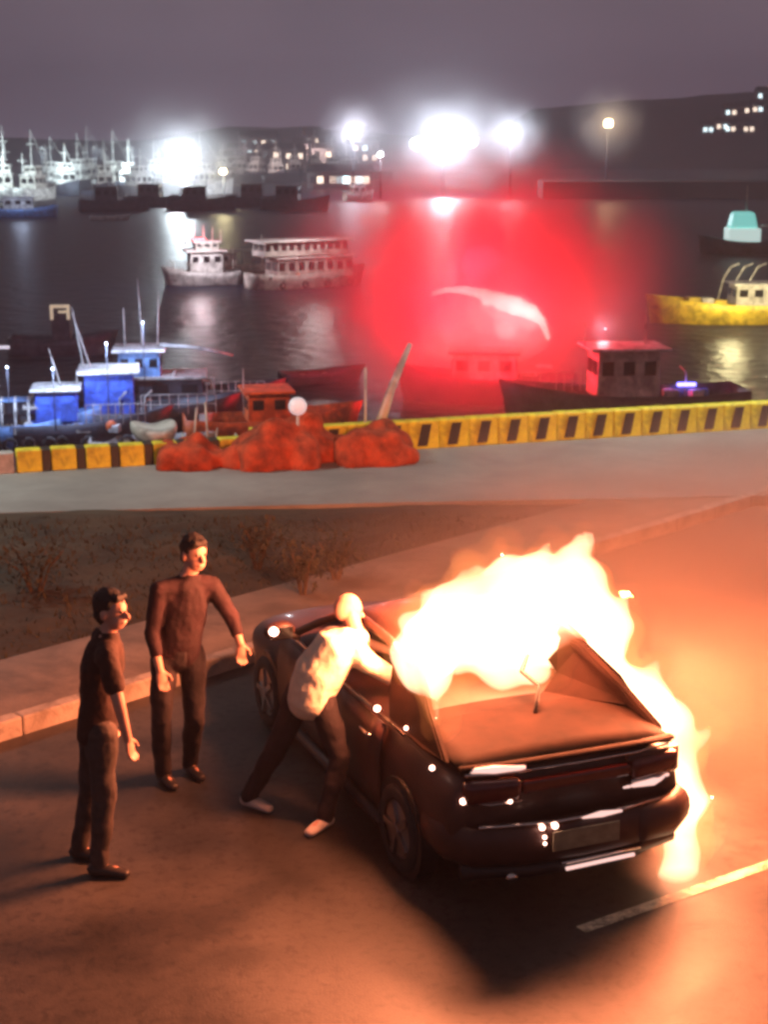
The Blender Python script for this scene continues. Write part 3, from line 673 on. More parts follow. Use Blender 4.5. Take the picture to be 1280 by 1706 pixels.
dg_ = finish('dinghy', bm, M['grime'], smooth=True, loc=U(268, 758, .13)); dg_.rotation_euler = (0, 0, .25); tag(dg_, 'small grey dinghy with its bow on the quay beside the nets', 'dinghy')
ms = dg_.modifiers.new('s', 'SUBSURF'); ms.render_levels = 2

# ------------------------------------------------------------------ boats
def hull_bm(L, B, D, sheer=.5, bow=1.0, free=None):
    """stern at x = 0, bow at x = L, waterline z = 0"""
    bm = bmesh.new(); N = 14; rows = []
    for i in range(N+1):
        t = i/N; w_ = B/2*(1-max(0, (t-.55)/.45)**2.2)*(.86+.14*min(1, t*4)); zt = D*(1+sheer*(max(0, t-.45)/.55)**2+.12*max(0, .2-t)/.2)
        x = L*t+bow*.0; xo = bow*max(0, (t-.8)/.2)*.35
        s_ = [(x-xo*.5, 0, -.6), (x-xo*.3, w_*.72, -.35), (x, w_*.88, .0), (x+xo*.5, w_*.98, zt*.6), (x+xo, w_*1.02+.02, zt)]
        rows.append([bm.verts.new(p) for p in s_]+[bm.verts.new((p[0], -p[1], p[2])) for p in s_[::-1][:-1]])
    n = len(rows[0])
    for a, b in zip(rows, rows[1:]):
        for k in range(n-1): bm.faces.new((a[k], a[k+1], b[k+1], b[k])) if k != 4 else None
        bm.faces.new((a[n-1], a[0], b[0], b[n-1])) 
    bm.faces.new(rows[0])
    return bm
def deck_bm(L, B, D, z):
    bm = bmesh.new(); N = 12; prev = None
    for i in range(N+1):
        t = i/N*.97; w_ = B/2*(1-max(0, (t-.55)/.45)**2.2)*(.86+.14*min(1, t*4))*.97
        c = [bm.verts.new((L*t+.02, w_, z*(1+.3*max(0, t-.5)))), bm.verts.new((L*t+.02, -w_, z*(1+.3*max(0, t-.5))))]
        if prev: bm.faces.new((prev[0], c[0], c[1], prev[1]))
        prev = c
    return bm
def cabin(parent, x, y, z, l, b, h, m, roof_m, nwin=3, win_m=None, over=.15, ends=True, wh=.34, wz=.62):
    cb = bx('cabin', (x, y, z+h/2), (l, b, h), m, parent, bevel=.03, taper=.04)
    bx('cabin_roof', (x, y, z+h+.05), (l+over*2, b+over*2, .10), roof_m, parent, bevel=.03)
    wm_ = win_m or M['glassdark']; ww = l/(nwin+.4)*.62
    for s_ in (-1, 1):
        for k in range(nwin):
            bx('window', (x-l/2+l*(k+.5)/nwin, y+s_*(b/2*.985), z+h*wz), (ww, .05, h*wh), wm_, parent)
    if ends:
        for s_ in (-1, 1):
            for k in range(2): bx('window', (x+s_*(l/2*.985), y+(k-.5)*b*.45, z+h*wz), (.05, b*.33, h*wh), wm_, parent)
    return cb
def mast(parent, x, y, z, h, r=.05, m=None, spread=0, lean=0, name='mast'):
    mm = m or M['grime']
    o = tb(name, [(x, y, z), (x+lean*.5, y, z+h*.5), (x+lean, y, z+h)], [r, r*.8, r*.45], mm, parent)
    if spread:
        tb('crosstree', [(x+lean*.7, y-spread/2, z+h*.68), (x+lean*.7, y+spread/2, z+h*.68)], r*.5, mm, o)
    return o
def railing(parent, x0, x1, y, z, h=.7, n=8, m=None):
    bm = bmesh.new()
    for k in range(n+1): tube(bm, [(x0+(x1-x0)*k/n, y, z), (x0+(x1-x0)*k/n, y, z+h)], .018, 5)
    for q in (.5, 1): tube(bm, [(x0, y, z+h*q), (x1, y, z+h*q)], .016, 5)
    o = finish('railing', bm, m or M['grime'], parent); o['kind'] = 'stuff'; return o
def boat(label, px, py, ang, L, B, D, hull_m, group=None, deckz=None):
    c = U(px, py, WATER)
    t = thing('fishing_boat', label, 'boat', (c.x, c.y, WATER), ang, group)
    h_ = finish('hull', hull_bm(L, B, D), hull_m, t, smooth=True); h_.location = (-L/2, 0, 0)
    s_ = h_.modifiers.new('t', 'SOLIDIFY'); s_.thickness = .05
    d_ = finish('deck', deck_bm(L, B, D, deckz or D*.6), M['wood'], t); d_.location = (-L/2, 0, 0)
    return t
# white trawler with red lit mast tops, bow to the left
b1 = boat('white trawler with red lit mast tops and high bow', 338, 474, PI+.25, 5.4, 2.5, .9, M['white'])
cabin(b1, -.2, 0, .5, 2.4, 1.9, 1.9, M['white'], M['white'], 3, wh=.22, wz=.72, over=.3)
cabin(b1, -.3, 0, 2.5, 1.7, 1.5, .55, M['grime'], M['white'], 3)
for k, (x, h_) in enumerate(((1.2, 1.1), (.55, 1.5), (-.15, 1.4), (-.8, 1.2), (-1.4, 1.0))):
    mast(b1, x, 0, 2.9, h_, .06)
bx('red_lamp', (.2, 0, 3.25), (.9, .3, .12), M['redlamp'], b1); lamp('red_light', (.2, .8, 4.1), 160, (1, .06, .10), .2, b1)
railing(b1, .6, 2.4, 1.0, .9); railing(b1, .6, 2.4, -1.0, .9)
mast(b1, -2.2, .3, .6, 2.0, .05)
b2 = boat('small pale work boat with open white frames beside the red lit trawler', 402, 452, PI+.1, 4.6, 1.8, .5, M['grime'])
for k in range(5):
    x = -1.8+k*.85
    tb('frame_hoop', [(x, -.7, .4), (x, -.7, 1.6), (x, .7, 1.6), (x, .7, .4)], .05, M['grime'], b2)
tb('frame_rail', [(-1.8, -.7, 1.6), (1.6, -.7, 1.6)], .04, M['grime'], b2); bx('awning', (0, 0, 1.68), (3.7, 1.6, .06), M['grime'], b2)
cabin(b2, .9, 0, .4, 1.1, 1.1, 1.0, M['white'], M['white'], 2)
b3 = boat('long pale ferry boat with a row of upper windows and canopy', 512, 478, .55, 9.0, 2.6, 1.0, M['grime'])
cabin(b3, .2, 0, .7, 6.2, 2.0, 1.4, M['grime'], M['white'], 8, wh=.4)
cb = cabin(b3, -.5, 0, 2.3, 6.8, 2.0, 1.0, M['grime'], M['white'], 11, wh=.45, over=.35)
railing(b3, 1.0, 4.3, 1.0, 1.5, n=10); mast(b3, 3.4, 0, 1.2, 2.2, .05); mast(b3, -3.6, 0, 1.2, 2.6, .05)
lamp('deck_light', (-1, -3.6, 5.0), 1100, (1, .84, .82), .3, b3);  # bare lamps added to brighten the pale boats
lamp('deck_light', (.6, 3.2, 3.6), 800, (1, .88, .95), .3, b1)
# boats with blue cabins under the harbour wall
GB = 'blue cabined boats moored under the quay'
def added_lampbox(parent, x, y, z, col, power, m, s=.14):
    bx('deck_lamp', (x, y, z), (s, s, s*.7), m, parent); lamp('deck_light', (x, y-.25, z-.02), power, col, .12, parent)  # fill lamp with a small box added to carry it
b4 = boat('small boat with low blue cabin and white roof nearest the white kerb', 118, 742, .15, 6.5, 2.2, .9, M['hulldark'], GB)
cabin(b4, -.4, 0, .95, 1.4, 1.5, 1.05, M['blue'], M['white'], 2, win_m=M['blue'], over=.15, wh=.1); mast(b4, -.25, 0, 2.1, 1.3, .03, lean=-.35); mast(b4, .3, .3, 2.0, .6, .03)
b5 = boat('boat with tall deep blue cabin and white roof edge', 200, 728, .15, 8, 2.6, 1.0, M['hulldark'], GB)
cabin(b5, -.3, 0, .95, 1.75, 1.9, 1.45, M['blue'], M['white'], 2, win_m=M['blue'], over=.2, wh=.1); mast(b5, -1.0, .4, 1.2, 3.4, .05, lean=-.5, m=M['grime']); mast(b5, -.6, .4, 1.2, 3.2, .04, lean=-.9)
b6 = boat('boat with pale blue wheelhouse and three thin masts', 262, 706, .1, 9, 2.8, 1.1, M['hulldark'], GB)
cabin(b6, -.55, 0, 1.75, 1.55, 1.7, 1.05, M['lblue'], M['white'], 3, over=.2, wh=.3); cabin(b6, .2, 0, .9, 3.2, 2.0, .9, M['hulldark'], M['grime'], 3, over=.1)
for x, h_, l_ in ((-1.1, 1.5, 0), (-.45, 2.6, -.1), (.1, 2.1, .1)): mast(b6, x, .2, 2.8, h_, .035, lean=l_, spread=.5 if h_ > 2 else 0)
tb('boom', [(.2, 0, 2.95), (1.6, -.1, 2.85), (2.9, -.2, 2.55)], [.07, .06, .04], M['white'], b6); bx('boom_float', (2.1, -.4, 1.55), (.14, .14, .45), M['white'], b6); tb('gaff', [(.6, -.4, 1.7), (2.1, -.4, 1.65)], .035, M['grime'], b6)
tb('davit', [(.5, -.8, .9), (.55, -.8, 1.7), (.75, -.9, 2.1)], .04, M['grime'], b6)
b7 = boat('pale blue white boat with rounded canopy at far left under the quay', 22, 745, .2, 5.5, 2.1, .9, M['lblue'], GB)
bm = bmesh.new()
for k in range(5):
    x = -1.2+k*.45; tube(bm, [(x, -.8, .8), (x, -.75, 1.35), (x, -.35, 1.68), (x, .35, 1.68), (x, .75, 1.35), (x, .8, .8)], .05, 6)
finish('canopy_hoops', bm, M['white'], b7); bx('canopy', (-.3, 0, 1.66), (1.9, .9, .05), M['lblue'], b7, bevel=.02)
cabin(b7, 1.0, 0, .7, .9, 1.2, .7, M['blue'], M['grime'], 2)
for (bb, x, y, z, p_) in ((b4, -.4, -2.0, 2.9, 280), (b5, -.3, -2.4, 3.6, 420), (b6, -.3, -2.4, 4.0, 360), (b7, 0, -2, 3, 160)):
    mast(bb, x, y+.5, .8, z-.8, .02, name='lamp_pole', m=M['hulldark']); added_lampbox(bb, x, y+.5, z, (.55, .68, 1), p_, M['wincool'], .05)  # small lamps on dark poles, added to light the blue cabins
# deck clutter: crates, buoys, rope coils, tyres
def clutter(bb, L, B, zd, n, seed):
    r_ = random.Random(seed)
    for k in range(n):
        x = r_.uniform(-L*.42, L*.42); y = -B*.5+r_.uniform(.15, .5); q = r_.random()
        if q < .4: bx('fish_crate', (x, y, zd+.14), (.5, .36, .26), M[r_.choice(('grime', 'lblue', 'wood', 'white'))], bb, rot=r_.uniform(0, 3), bevel=.02)
        elif q < .6:
            bm = bmesh.new(); ball(bm, (x, y, zd+.22), .20, 12); finish('buoy', bm, M[r_.choice(('orangep', 'white'))], bb, smooth=True)
        elif q < .8:
            bm = bmesh.new(); tube(bm, [(x+.22*math.cos(a/8*6.28*2.5), y+.22*math.sin(a/8*6.28*2.5), zd+.05+.012*a) for a in range(21)], .035, 6); finish('rope_coil', bm, M['wood'], bb, smooth=True)
        else:
            tb('davit', [(x, y, zd), (x, y, zd+.9), (x+.25, y-.1, zd+1.15)], .03, M['grime'], bb)
    for k in range(4):
        x = -L*.3+k*L*.2; bm = bmesh.new(); tube(bm, [(x+.2*math.cos(a/10*6.28), -B*.53-.05, .3+.2*math.sin(a/10*6.28)) for a in range(11)], .07, 6); finish('tyre_fender', bm, M['rubber'], bb, smooth=True)
clutter(b4, 6.5, 2.2, .6, 8, 1); clutter(b5, 8, 2.6, .65, 9, 2); clutter(b6, 9, 2.8, .7, 9, 3); clutter(b7, 5.5, 2.1, .6, 6, 4); clutter(b1, 5.4, 2.5, .6, 3, 5); clutter(b3, 9, 2.6, .7, 4, 6)
railing(b5, .8, 3.4, -1.05, .95); railing(b6, 1.9, 4.0, -1.0, 1.0); railing(b4, .6, 2.6, -.9, .85)
# open skiffs tied among them
def skiff(label, px, py, ang, L, B, m, group='open skiffs among the blue boats'):
    c = U(px, py, WATER); h_ = finish('skiff', hull_bm(L, B, .45), m, smooth=True, loc=(c.x, c.y, WATER)); h_.rotation_euler = (0, 0, ang)
    s_ = h_.modifiers.new('t', 'SOLIDIFY'); s_.thickness = .04
    tag(h_, label, 'skiff', group)
    for k in (.3, .6): bx('thwart', (L*k, 0, .3), (.2, B*.8, .04), M['wood'], h_)
    return h_
skiff('low pale skiff in front of the dark hulled boats, nearest the quay', 150, 755, .1, 4, 1.4, M['grime'])
skiff('dark wooden skiff just right of the pale blue wheelhouse boat', 330, 715, .3, 4, 1.4, M['wood'])
skiff('small skiff far out on the dark water at left', 150, 367, .25, 5, 1.6, M['white'], None)
skiff('small lilac lit skiff between the nets and the burning boat', 470, 640, .4, 3.6, 1.4, M['hulldark'], None)
# orange boat behind the nets
b8 = boat('orange cabined boat behind the net pile', 450, 735, .2, 6, 2.2, .9, M['orangep'])
cabin(b8, -.1, 0, .8, 1.5, 1.6, 1.0, M['orangep'], M['orangep'], 2); mast(b8, -.9, 0, 1, 1.6, .03); lamp('deck_light', (0, -2.6, 3.2), 130, (1, .35, .18), .2, b8)
# the boat on fire with the red cloud
b9 = boat('boat on fire glowing red under its curved burning canopy', 815, 668, PI-.1, 7.0, 2.6, 1.0, M['hulldark'])
cabin(b9, .2, 0, .8, 2.6, 1.8, 1.2, M['grime'], M['carblack'], 3)
for x0, y0, z0 in ((-1.6, -1.2, .95), (2.0, -1.2, .9), (-2.2, -1.0, 1.3)): bx('fender', (x0, y0, z0), (.7, .12, .18), M['white'], b9, bevel=.05)
pl = tb('leaning_pole', [UY(633, 708, 21.6), UY(652, 648, 21.7), UY(684, 572, 21.8)], [.075, .06, .035], M['white'], None, n=10)
tag(pl, 'thick white pole leaning at the end of the striped kerb', 'pole')
tag(tb('thin_pole', [UY(609, 740, 21.5), UY(609, 612, 21.6)], .02, M['grime'], None), 'thin upright pole left of the leaning white pole', 'pole')
Y9 = U(815, 668, WATER).y
M['redflame'] = vol_emit('red_flame', (1.0, .42, .36), 7)
AB = [(722, 490, .10), (745, 483, .14), (775, 484, .2), (805, 490, .26), (835, 502, .38), (860, 510, .42), (885, 520, .34), (903, 535, .2), (913, 562, .13), (838, 506, .34), (862, 512, .34), (812, 500, .28)]
ff = flame('boat_fire', [(a, b, Y9-.3, r) for a, b, r in AB], [(k, k+1) for k in range(8)]+[(4, 9), (5, 10), (3, 11)], M['redflame'], .05, .015, 1.0, seed=5); tag(ff, 'curved streak of flame over the boat in the red cloud', 'fire')
M['redglow'] = vol_emit('red_fire_body', (1.0, .035, .05), 1.6)
fg = flame('fire_body', [(770, 500, Y9, .7), (830, 500, Y9, 1.1), (880, 540, Y9, .8), (820, 560, Y9, .8), (760, 540, Y9, .6), (800, 440, Y9+.5, .8), (860, 450, Y9+.5, .7)], [(0, 1), (1, 2), (2, 3), (3, 4), (1, 5), (5, 6)], M['redglow'], .12, .35, .9, parent=ff, seed=9)
fd_ = flame('fire_dome', [(745, 555, Y9-.8, 1.1), (800, 540, Y9-.8, 1.35), (865, 550, Y9-.8, 1.35), (810, 590, Y9-.8, 1.0)], [(0, 1), (1, 2), (1, 3)], vol_emit('fire_dome', (1.0, .15, .13), .40), .1, .2, .8, parent=ff, seed=2)
fk_ = flame('fire_heart', [(810, 520, Y9-.9, .85), (855, 530, Y9-.9, 1.0)], [(0, 1)], vol_emit('fire_heart', (1.0, .25, .22), .35), .08, .12, .9, parent=ff, seed=4)
fi_ = flame('fire_core', [(815, 508, Y9-.7, .42), (850, 518, Y9-.7, .68), (885, 532, Y9-.7, .50), (845, 545, Y9-.7, .5)], [(0, 1), (1, 2), (1, 3)], vol_emit('fire_core', (1.0, .42, .38), .9), .06, .08, 1.0, parent=ff, seed=7)

for px, py, dy, p_ in ((790, 450, 1.0, 6500), (870, 520, -3, 2600), (730, 520, -3, 2600)):
    q = UY(px, py, Y9+dy); lamp('fire_light', q, p_, (1, .010, .026), 1.0, ff)
bm = bmesh.new(); ball(bm, (0, 0, 0), 1, 24)
sm = finish('smoke', bm, vol_smoke('red_smoke', (.85, .5, .55), .46, 1.0, 2.4, .28, .70), smooth=True, loc=UY(795, 480, Y9)); sm.scale = (9.6, 9, 6.8)  # smoke colour itself tinted red to deepen the red light
tag(sm, 'red lit smoke cloud over the burning boat', 'smoke', kind='stuff')
# grey flat roofed boat right of the fire, yellow boat, teal lit boat
b10 = boat('dark boat with flat white roofed wheelhouse and two thin masts', 1040, 700, PI+.1, 9, 2.8, 1.1, M['hulldark'])
cabin(b10, .1, 0, 1.0, 2.4, 1.8, 1.75, M['grime'], M['white'], 3, over=.32, wh=.3); mast(b10, -.7, 0, 2.9, 1.5, .045); mast(b10, 1.6, 0, 2.7, 1.1, .03); tb('stanchion', [(-1.45, -.8, 1), (-1.45, -.8, 2.8)], .04, M['grime'], b10)
added_lampbox(b10, .3, -2.2, 3.2, (1, .75, .85), 70, M['wincool'], .07); mast(b10, .3, -2.2, .7, 2.5, .03, name='lamp_pole')
bx('blue_lamp', (-2.7, -1.1, 1.15), (.7, .2, .12), M['bluelamp'], b10); lamp('blue_light', (-2.7, -1.4, 1.5), 25, (.2, .2, 1), .1, b10)
b11 = boat('yellow hulled fishing boat with cluttered white deck', 1240, 537, PI+.05, 11, 3.2, 1.1, M['yellowh'])
cabin(b11, -.5, 0, 1.0, 2.6, 2.0, 1.2, M['grime'], M['white'], 3)
for k, (x, z) in enumerate(((2.9, 1.2), (2.2, 1.15), (1.5, 1.1), (-2.2, 1.1), (-3, 1.1))): bx('fish_crate', (x, -.6+.3*(k % 3), z), (.7, .9, .4+.1*(k % 2)), M['grime'] if k % 2 else M['yellowh'], b11, bevel=.04)
for x in (1.4, .6, -.2): tb('gallows', [(x, -.9, 1.1), (x-.3, -.9, 2.4), (x-.7, -.9, 3.1), (x-1.2, -.9, 3.3)], .05, M['white'], b11)
lamp('deck_light', (1.8, 4.2, 2.6), 900, (1, .86, .42), .2, b11); lamp('deck_light', (-1.5, 4.0, 2.8), 500, (1, .86, .50), .2, b11)  # bare lamps added to brighten the yellow hull
clutter(b10, 9, 2.8, .7, 8, 8); clutter(b11, 11, 3.2, .75, 8, 9); railing(b10, 1.5, 4, -1, 1.0)
b12 = boat('boat with glowing teal and white cabin in the dark at right', 1240, 424, PI, 8, 3, 1.2, M['hulldark'])
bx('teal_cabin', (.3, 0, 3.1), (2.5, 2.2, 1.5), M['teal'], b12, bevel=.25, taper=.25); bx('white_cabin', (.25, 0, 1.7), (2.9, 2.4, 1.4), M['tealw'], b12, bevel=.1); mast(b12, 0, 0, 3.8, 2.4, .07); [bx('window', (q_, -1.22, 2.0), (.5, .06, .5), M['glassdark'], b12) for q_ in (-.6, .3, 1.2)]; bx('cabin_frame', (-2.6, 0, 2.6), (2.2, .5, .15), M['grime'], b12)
lamp('deck_light', (.3, -2.6, 3.2), 60, (.45, .95, .9), .3, b12)
# lit wheelhouse in the dark at left, mooring bar
b13 = boat('small dark boat with pale lit window frame out on the water', 103, 590, .1, 5, 2, .8, M['hulldark'])
bm = bmesh.new()
for (cx, cz, sx, sz) in ((0, 2.35, .95, .16), (-.40, 2.0, .15, .6), (.40, 2.0, .15, .6), (.15, 2.08, .45, .12)): box(bm, (cx, 0, cz), (sx, .12, sz))
finish('lit_frame', bm, mat('lit_frame', (.6, .55, .4), .6, emit=(.95, .82, .58), estr=.42), b13); bx('cabin', (0, .45, 1.5), (.9, .8, 1.6), M['hulldark'], b13, bevel=.04)
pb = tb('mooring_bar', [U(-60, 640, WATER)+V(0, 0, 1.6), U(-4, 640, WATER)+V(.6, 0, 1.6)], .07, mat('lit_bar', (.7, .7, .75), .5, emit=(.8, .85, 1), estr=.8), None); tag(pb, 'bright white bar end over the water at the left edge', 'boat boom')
for k in (0, .9): tb('bar_post', [(pb.data.vertices[0].co.x+k, U(-60, 640, WATER).y, WATER-1), (pb.data.vertices[0].co.x+k, U(-60, 640, WATER).y, WATER+1.6)], .06, M['hulldark'], pb)
# nearer boat group far left and pale post boat
b14 = boat('bluish white cabin boat moored alone at the left edge', 38, 362, .2, 9, 3, 1.1, M['lblue'])
cabin(b14, -.5, 0, 1.0, 4.0, 2.2, 1.6, M['white'], M['white'], 3); lamp('deck_light', (0, -4, 5), 700, (.6, .72, 1), .3, b14); mast(b14, 1.5, 0, 2, 3, .06)
b15 = boat('small white boat under the lone lamp by the far pier', 597, 335, .4, 5, 2.2, 1.2, M['white'])
cabin(b15, 0, 0, .9, 2.4, 1.6, 1.6, M['white'], M['white'], 2); lamp('deck_light', (0, -4, 4.5), 500, (.85, .85, 1), .3, b15)

# ------------------------------------------------------------------ far fleet: rows of moored boats, each its own copy
GF = 'white fishing boats packed along the far pier'
def far_proto(name, L, col, roofc, masts, label):
    t = thing(name, label, 'boat', (0, 0, 0), 0, GF)
    h_ = finish('hull', hull_bm(L, 3.2, 1.6), col, t, smooth=True); h_.location = (-L/2, 0, 0)
    cabin(t, -1, 0, 1.4, 3.6, 2.4, 2.0, roofc, M['white'], 3); cabin(t, -.8, 0, 3.5, 2.0, 1.9, 1.1, roofc, M['white'], 2)
    for x, h__ in masts: mast(t, x, 0, 3.2, h__, .10, spread=1.4, m=M['white'])
    tb('stay', [(masts[0][0], 0, 3.0+masts[0][1]), (L*.48, 0, 2.2)], .03, M['white'], t)
    return t
pr = [far_proto('trawler', 11, M['hulldark'], M['white'], ((-.8, 5.5), (2.6, 3.6)), 'x'), far_proto('trawler', 9, M['hulldark'], M['white'], ((-.5, 4.2),), 'x'), far_proto('trawler', 12, M['white'], M['grime'], ((-1.2, 6.5), (3.4, 4.5), (-4, 3.2)), 'x')]
rr = random.Random(4); used = [0, 0, 0]
adj = ['white cabined trawler with {} in the floodlit row along the far pier', 'trawler with {} at the red lit end of the far pier']
row = [(px, 333, 2, -1) for px in (10, 62)]+[(px, 322+rr.uniform(-8, 8), rr.randrange(3), 0) for px in range(92, 360, 21)]+[(px, 300+rr.uniform(-4, 6), rr.randrange(3), 1) for px in range(372, 610, 30)]
for k, (px, py, ty, zone) in enumerate(row):
    o = pr[ty]; 
    if used[ty]: o = copy_tree(o)
    used[ty] = 1; c = U(px, py, WATER); o.location = (c.x, c.y, WATER); o.rotation_euler = (0, 0, rr.choice((-1, 1))*rr.uniform(.9, 1.9)); o.scale = (1.2, 1.2, rr.uniform(1.15, 1.4))
    zn = 'far left end' if px < 110 else 'between left edge and big floodlight' if px < 240 else 'in the big floodlight glare' if px < 360 else 'right of the big floodlight'
    o['label'] = ('trawler with one mast ' if ty == 1 else 'trawler with two masts ' if ty == 0 else 'three masted trawler ')+'at the far pier, '+zn+', '+['hull dark', 'hull dark and short', 'hull white'][ty]+[', seen bow on', ', turned left', ', turned right'][k % 3]
# piers
def pier(name, a, b, wd, top, label):
    d_ = (b-a); L_ = d_.length; m_ = (a+b)/2
    o = bx(name, (0, 0, 0), (L_, wd, top-WATER+1), M['hill'], None, bevel=.1); o.location = (m_.x, m_.y, (top+WATER-1)/2); o.rotation_euler = (0, 0, math.atan2(d_.y, d_.x)); tag(o, label, 'pier'); return o
pier('pier', U(60, 322, WATER)+V(0, 25, 0), U(640, 302, WATER)+V(0, 12, 0), 6, WATER+2.2, 'low dark pier behind the packed trawlers')

GD = 'unlit dark trawlers lying in front of the far fleet'
dt = thing('trawler', 'x', 'boat', (0, 0, 0), 0, GD)
h_ = finish('hull', hull_bm(10, 3.2, 1.5), M['hulldark'], dt, smooth=True); h_.location = (-5, 0, 0)
cabin(dt, -1, 0, 1.4, 3.4, 2.4, 2.0, M['hulldark'], M['carblack'], 3); mast(dt, .9, 0, 1.4, 4.6, .07, m=M['hulldark'], spread=1.2); mast(dt, -3, 0, 1.4, 2.6, .06, m=M['hulldark'])
for k, (px, py, rz_, lb) in enumerate(((190, 352, .15, 'dark unlit trawler leftmost before the packed fleet'), (262, 345, -.1, 'dark unlit trawler under the left part of the glare'), (335, 350, .2, 'dark unlit trawler straight under the big left floodlight'), (430, 345, .1, 'dark unlit trawler above the long pale ferry boat'), (492, 350, -.2, 'dark unlit trawler nearest the small white boat under the lone lamp'))):
    o = dt if k == 0 else copy_tree(dt); c = U(px, py, WATER); o.location = (c.x, c.y, WATER); o.rotation_euler = (0, 0, rz_); o['label'] = lb
for k, (px, py, p_) in enumerate(((20, 330, 15000), (110, 322, 20000), (190, 318, 22000), (250, 318, 16000), (420, 300, 15000), (520, 290, 13000))):  # floodlights added in front of the fleet to brighten it
    q = U(px, py, WATER); q = V(q.x, q.y-20, 2.5); t = thing('floodlight_mast', 'x', 'floodlight', (q.x, q.y, WATER), 0, 'low pier floodlights before the packed trawlers')
    t['label'] = ['low floodlight on a post at the far left end of the packed trawlers', 'low floodlight second from the left before the packed trawlers', 'low floodlight midway between left edge and the big floodlight', 'low floodlight just left of the big floodlight', 'low floodlight right of the big floodlight', 'low floodlight by the harbour buildings'][k]
    tb('pole', [(0, 0, 0), (0, 0, 8.5)], .06, M['hulldark'], t); bx('lamp_housing', (0, 0, 8.6), (.3, .3, .2), M['steel'], t); lamp('flood_light', (0, .2, 8.4), p_, (.78, .95, .98) if k < 4 else (1, .75, .7), .3, t, spot=2.4, aim=(0, 10, 2))

pier('pier', U(900, 330, WATER), U(1500, 330, WATER), 10, WATER+3, 'dark pier across the right of the harbour')
# floodlight masts
def flood(label, px, py, Y, heads, power, col, hm, size=.9, group=None, spread=0, rad=1.0):
    top_ = UY(px, py, Y)
    t = thing('floodlight_mast', label, 'floodlight', (top_.x, top_.y, WATER), 0, group)
    zt = top_.z-WATER
    tb('pole', [(0, .4, 0), (0, .4, zt*.5), (0, .4, zt+.4)], [.22, .16, .12], M['hulldark'], t)
    if heads > 1: bx('crossbar', (0, .3, zt), (spread+size, .25, .25), M['steel'], t)
    for k in range(heads):
        x = (k-(heads-1)/2)*(spread/max(1, heads-1)) if heads > 1 else 0
        hd = bx('lamp_housing', (x, 0, zt+(.5*(k % 2) if heads > 2 else 0)), (size*1.1, .5, size*.95), M['steel'], t, bevel=.1)
        bm = bmesh.new(); ball(bm, (x, -.3, zt+(.5*(k % 2) if heads > 2 else 0)), (size*.5, .12, size*.45), 16); finish('lamp_glass', bm, hm, hd, smooth=True)
    lamp('flood_light', (0, -1.2, zt), power, col, rad, t)
    return t
flood('big floodlight blazing over the packed trawlers at left', 300, 268, 262, 3, 38000, (.80, .93, 1), M['lampw'], 1.5, spread=2.6)
flood('widest floodlight bank with many lamps in the centre', 740, 240, 300, 6, 60000, (.82, .90, 1), M['lampw'], 2.2, spread=10)
flood('single small floodlight left of the widest bank', 588, 221, 290, 1, 9000, (.84, .86, 1), M['lampw'], 1.5)
flood('single small floodlight right of the widest bank', 852, 226, 290, 1, 11000, (.80, .88, 1), M['lampw'], 1.8)
flood('dim warm lamp in front of the dark hill at right', 1014, 206, 290, 1, 3000, (1, .70, .38), M['lampwarm'], 1.6)
flood('tiny lamp just left of the widest bank and lower', 634, 258, 280, 1, 3000, (1, .85, .85), M['lampw'], .8)
flood('low yellow lamp at the pier right of the big floodlight', 372, 286, 265, 1, 4500, (1, .85, .45), M['lampwarm'], 1.0)

for (px, py, Y, sx, sz, dn, lb) in ((300, 268, 258, 14, 12, .03, 'bright mist round the big left floodlight'), (740, 240, 296, 24, 15, .035, 'bright mist round the central floodlight bank'), (588, 221, 286, 8, 8, .05, 'mist round the left single floodlight'), (852, 226, 286, 8, 8, .05, 'mist round the right single floodlight'), (1014, 206, 286, 8, 8, .05, 'mist round the warm lamp'), (700, 225, 310, 60, 32, .010, 'wide thin mist over the middle of the far harbour')):  # scattering balls added round the lamps to imitate their glare
    bm = bmesh.new(); ball(bm, (0, 0, 0), 1, 24)
    ms_ = finish('mist', bm, vol_smoke('mist', (.9, .88, .92), dn, 1.0, 2.2, .25, .7), smooth=True, loc=UY(px, py, Y)); ms_.scale = (sx, 10, sz); tag(ms_, lb, 'mist', kind='stuff')

# ------------------------------------------------------------------ town: houses with lit windows behind the harbour
def house(label, x, y, z, w_, d_, h_, group, lit, rz=0, name='house', cool=.3):
    t = thing(name, label, 'house', (x, y, z), rz, group)
    bx('wall', (0, 0, h_/2), (w_, d_, h_), M['wall'], t)
    bm = bmesh.new(); v = [bm.verts.new(p) for p in ((-w_/2-.3, -d_/2-.3, h_), (w_/2+.3, -d_/2-.3, h_), (w_/2+.3, d_/2+.3, h_), (-w_/2-.3, d_/2+.3, h_), (-w_/2, 0, h_+1.6), (w_/2, 0, h_+1.6))]
    for f in ((0, 1, 5, 4), (2, 3, 4, 5), (1, 2, 5), (3, 0, 4), (3, 2, 1, 0)): bm.faces.new([v[i] for i in f])
    finish('roof', bm, M['hill'], t)
    nx = max(2, int(w_/2.6)); nz_ = max(1, int(h_/3))
    for i in range(nx):
        for j in range(nz_):
            on = rr.random() < lit
            bx('window', (-w_/2+w_*(i+.5)/nx, -d_/2-.03, 1.6+j*2.9), (1.3, .08, 1.4), (M['wincool'] if rr.random() < cool else M['winwarm']) if on else M['glassdark'], t)
    return t
GT = 'town houses with lit windows beyond the far pier'
for k in range(26):
    px = 385+k*9+rr.uniform(-4, 4); py = rr.uniform(246, 282)-(px-380)*.06
    Y = 560-(py-235)*2.6; p_ = UY(px, py, Y)
    house('small lit town house on the low slope between the big floodlight and the lone lamp', p_.x, Y, p_.z-2, rr.uniform(5, 9), 6, rr.choice((3.2, 6.2)), GT, .55)
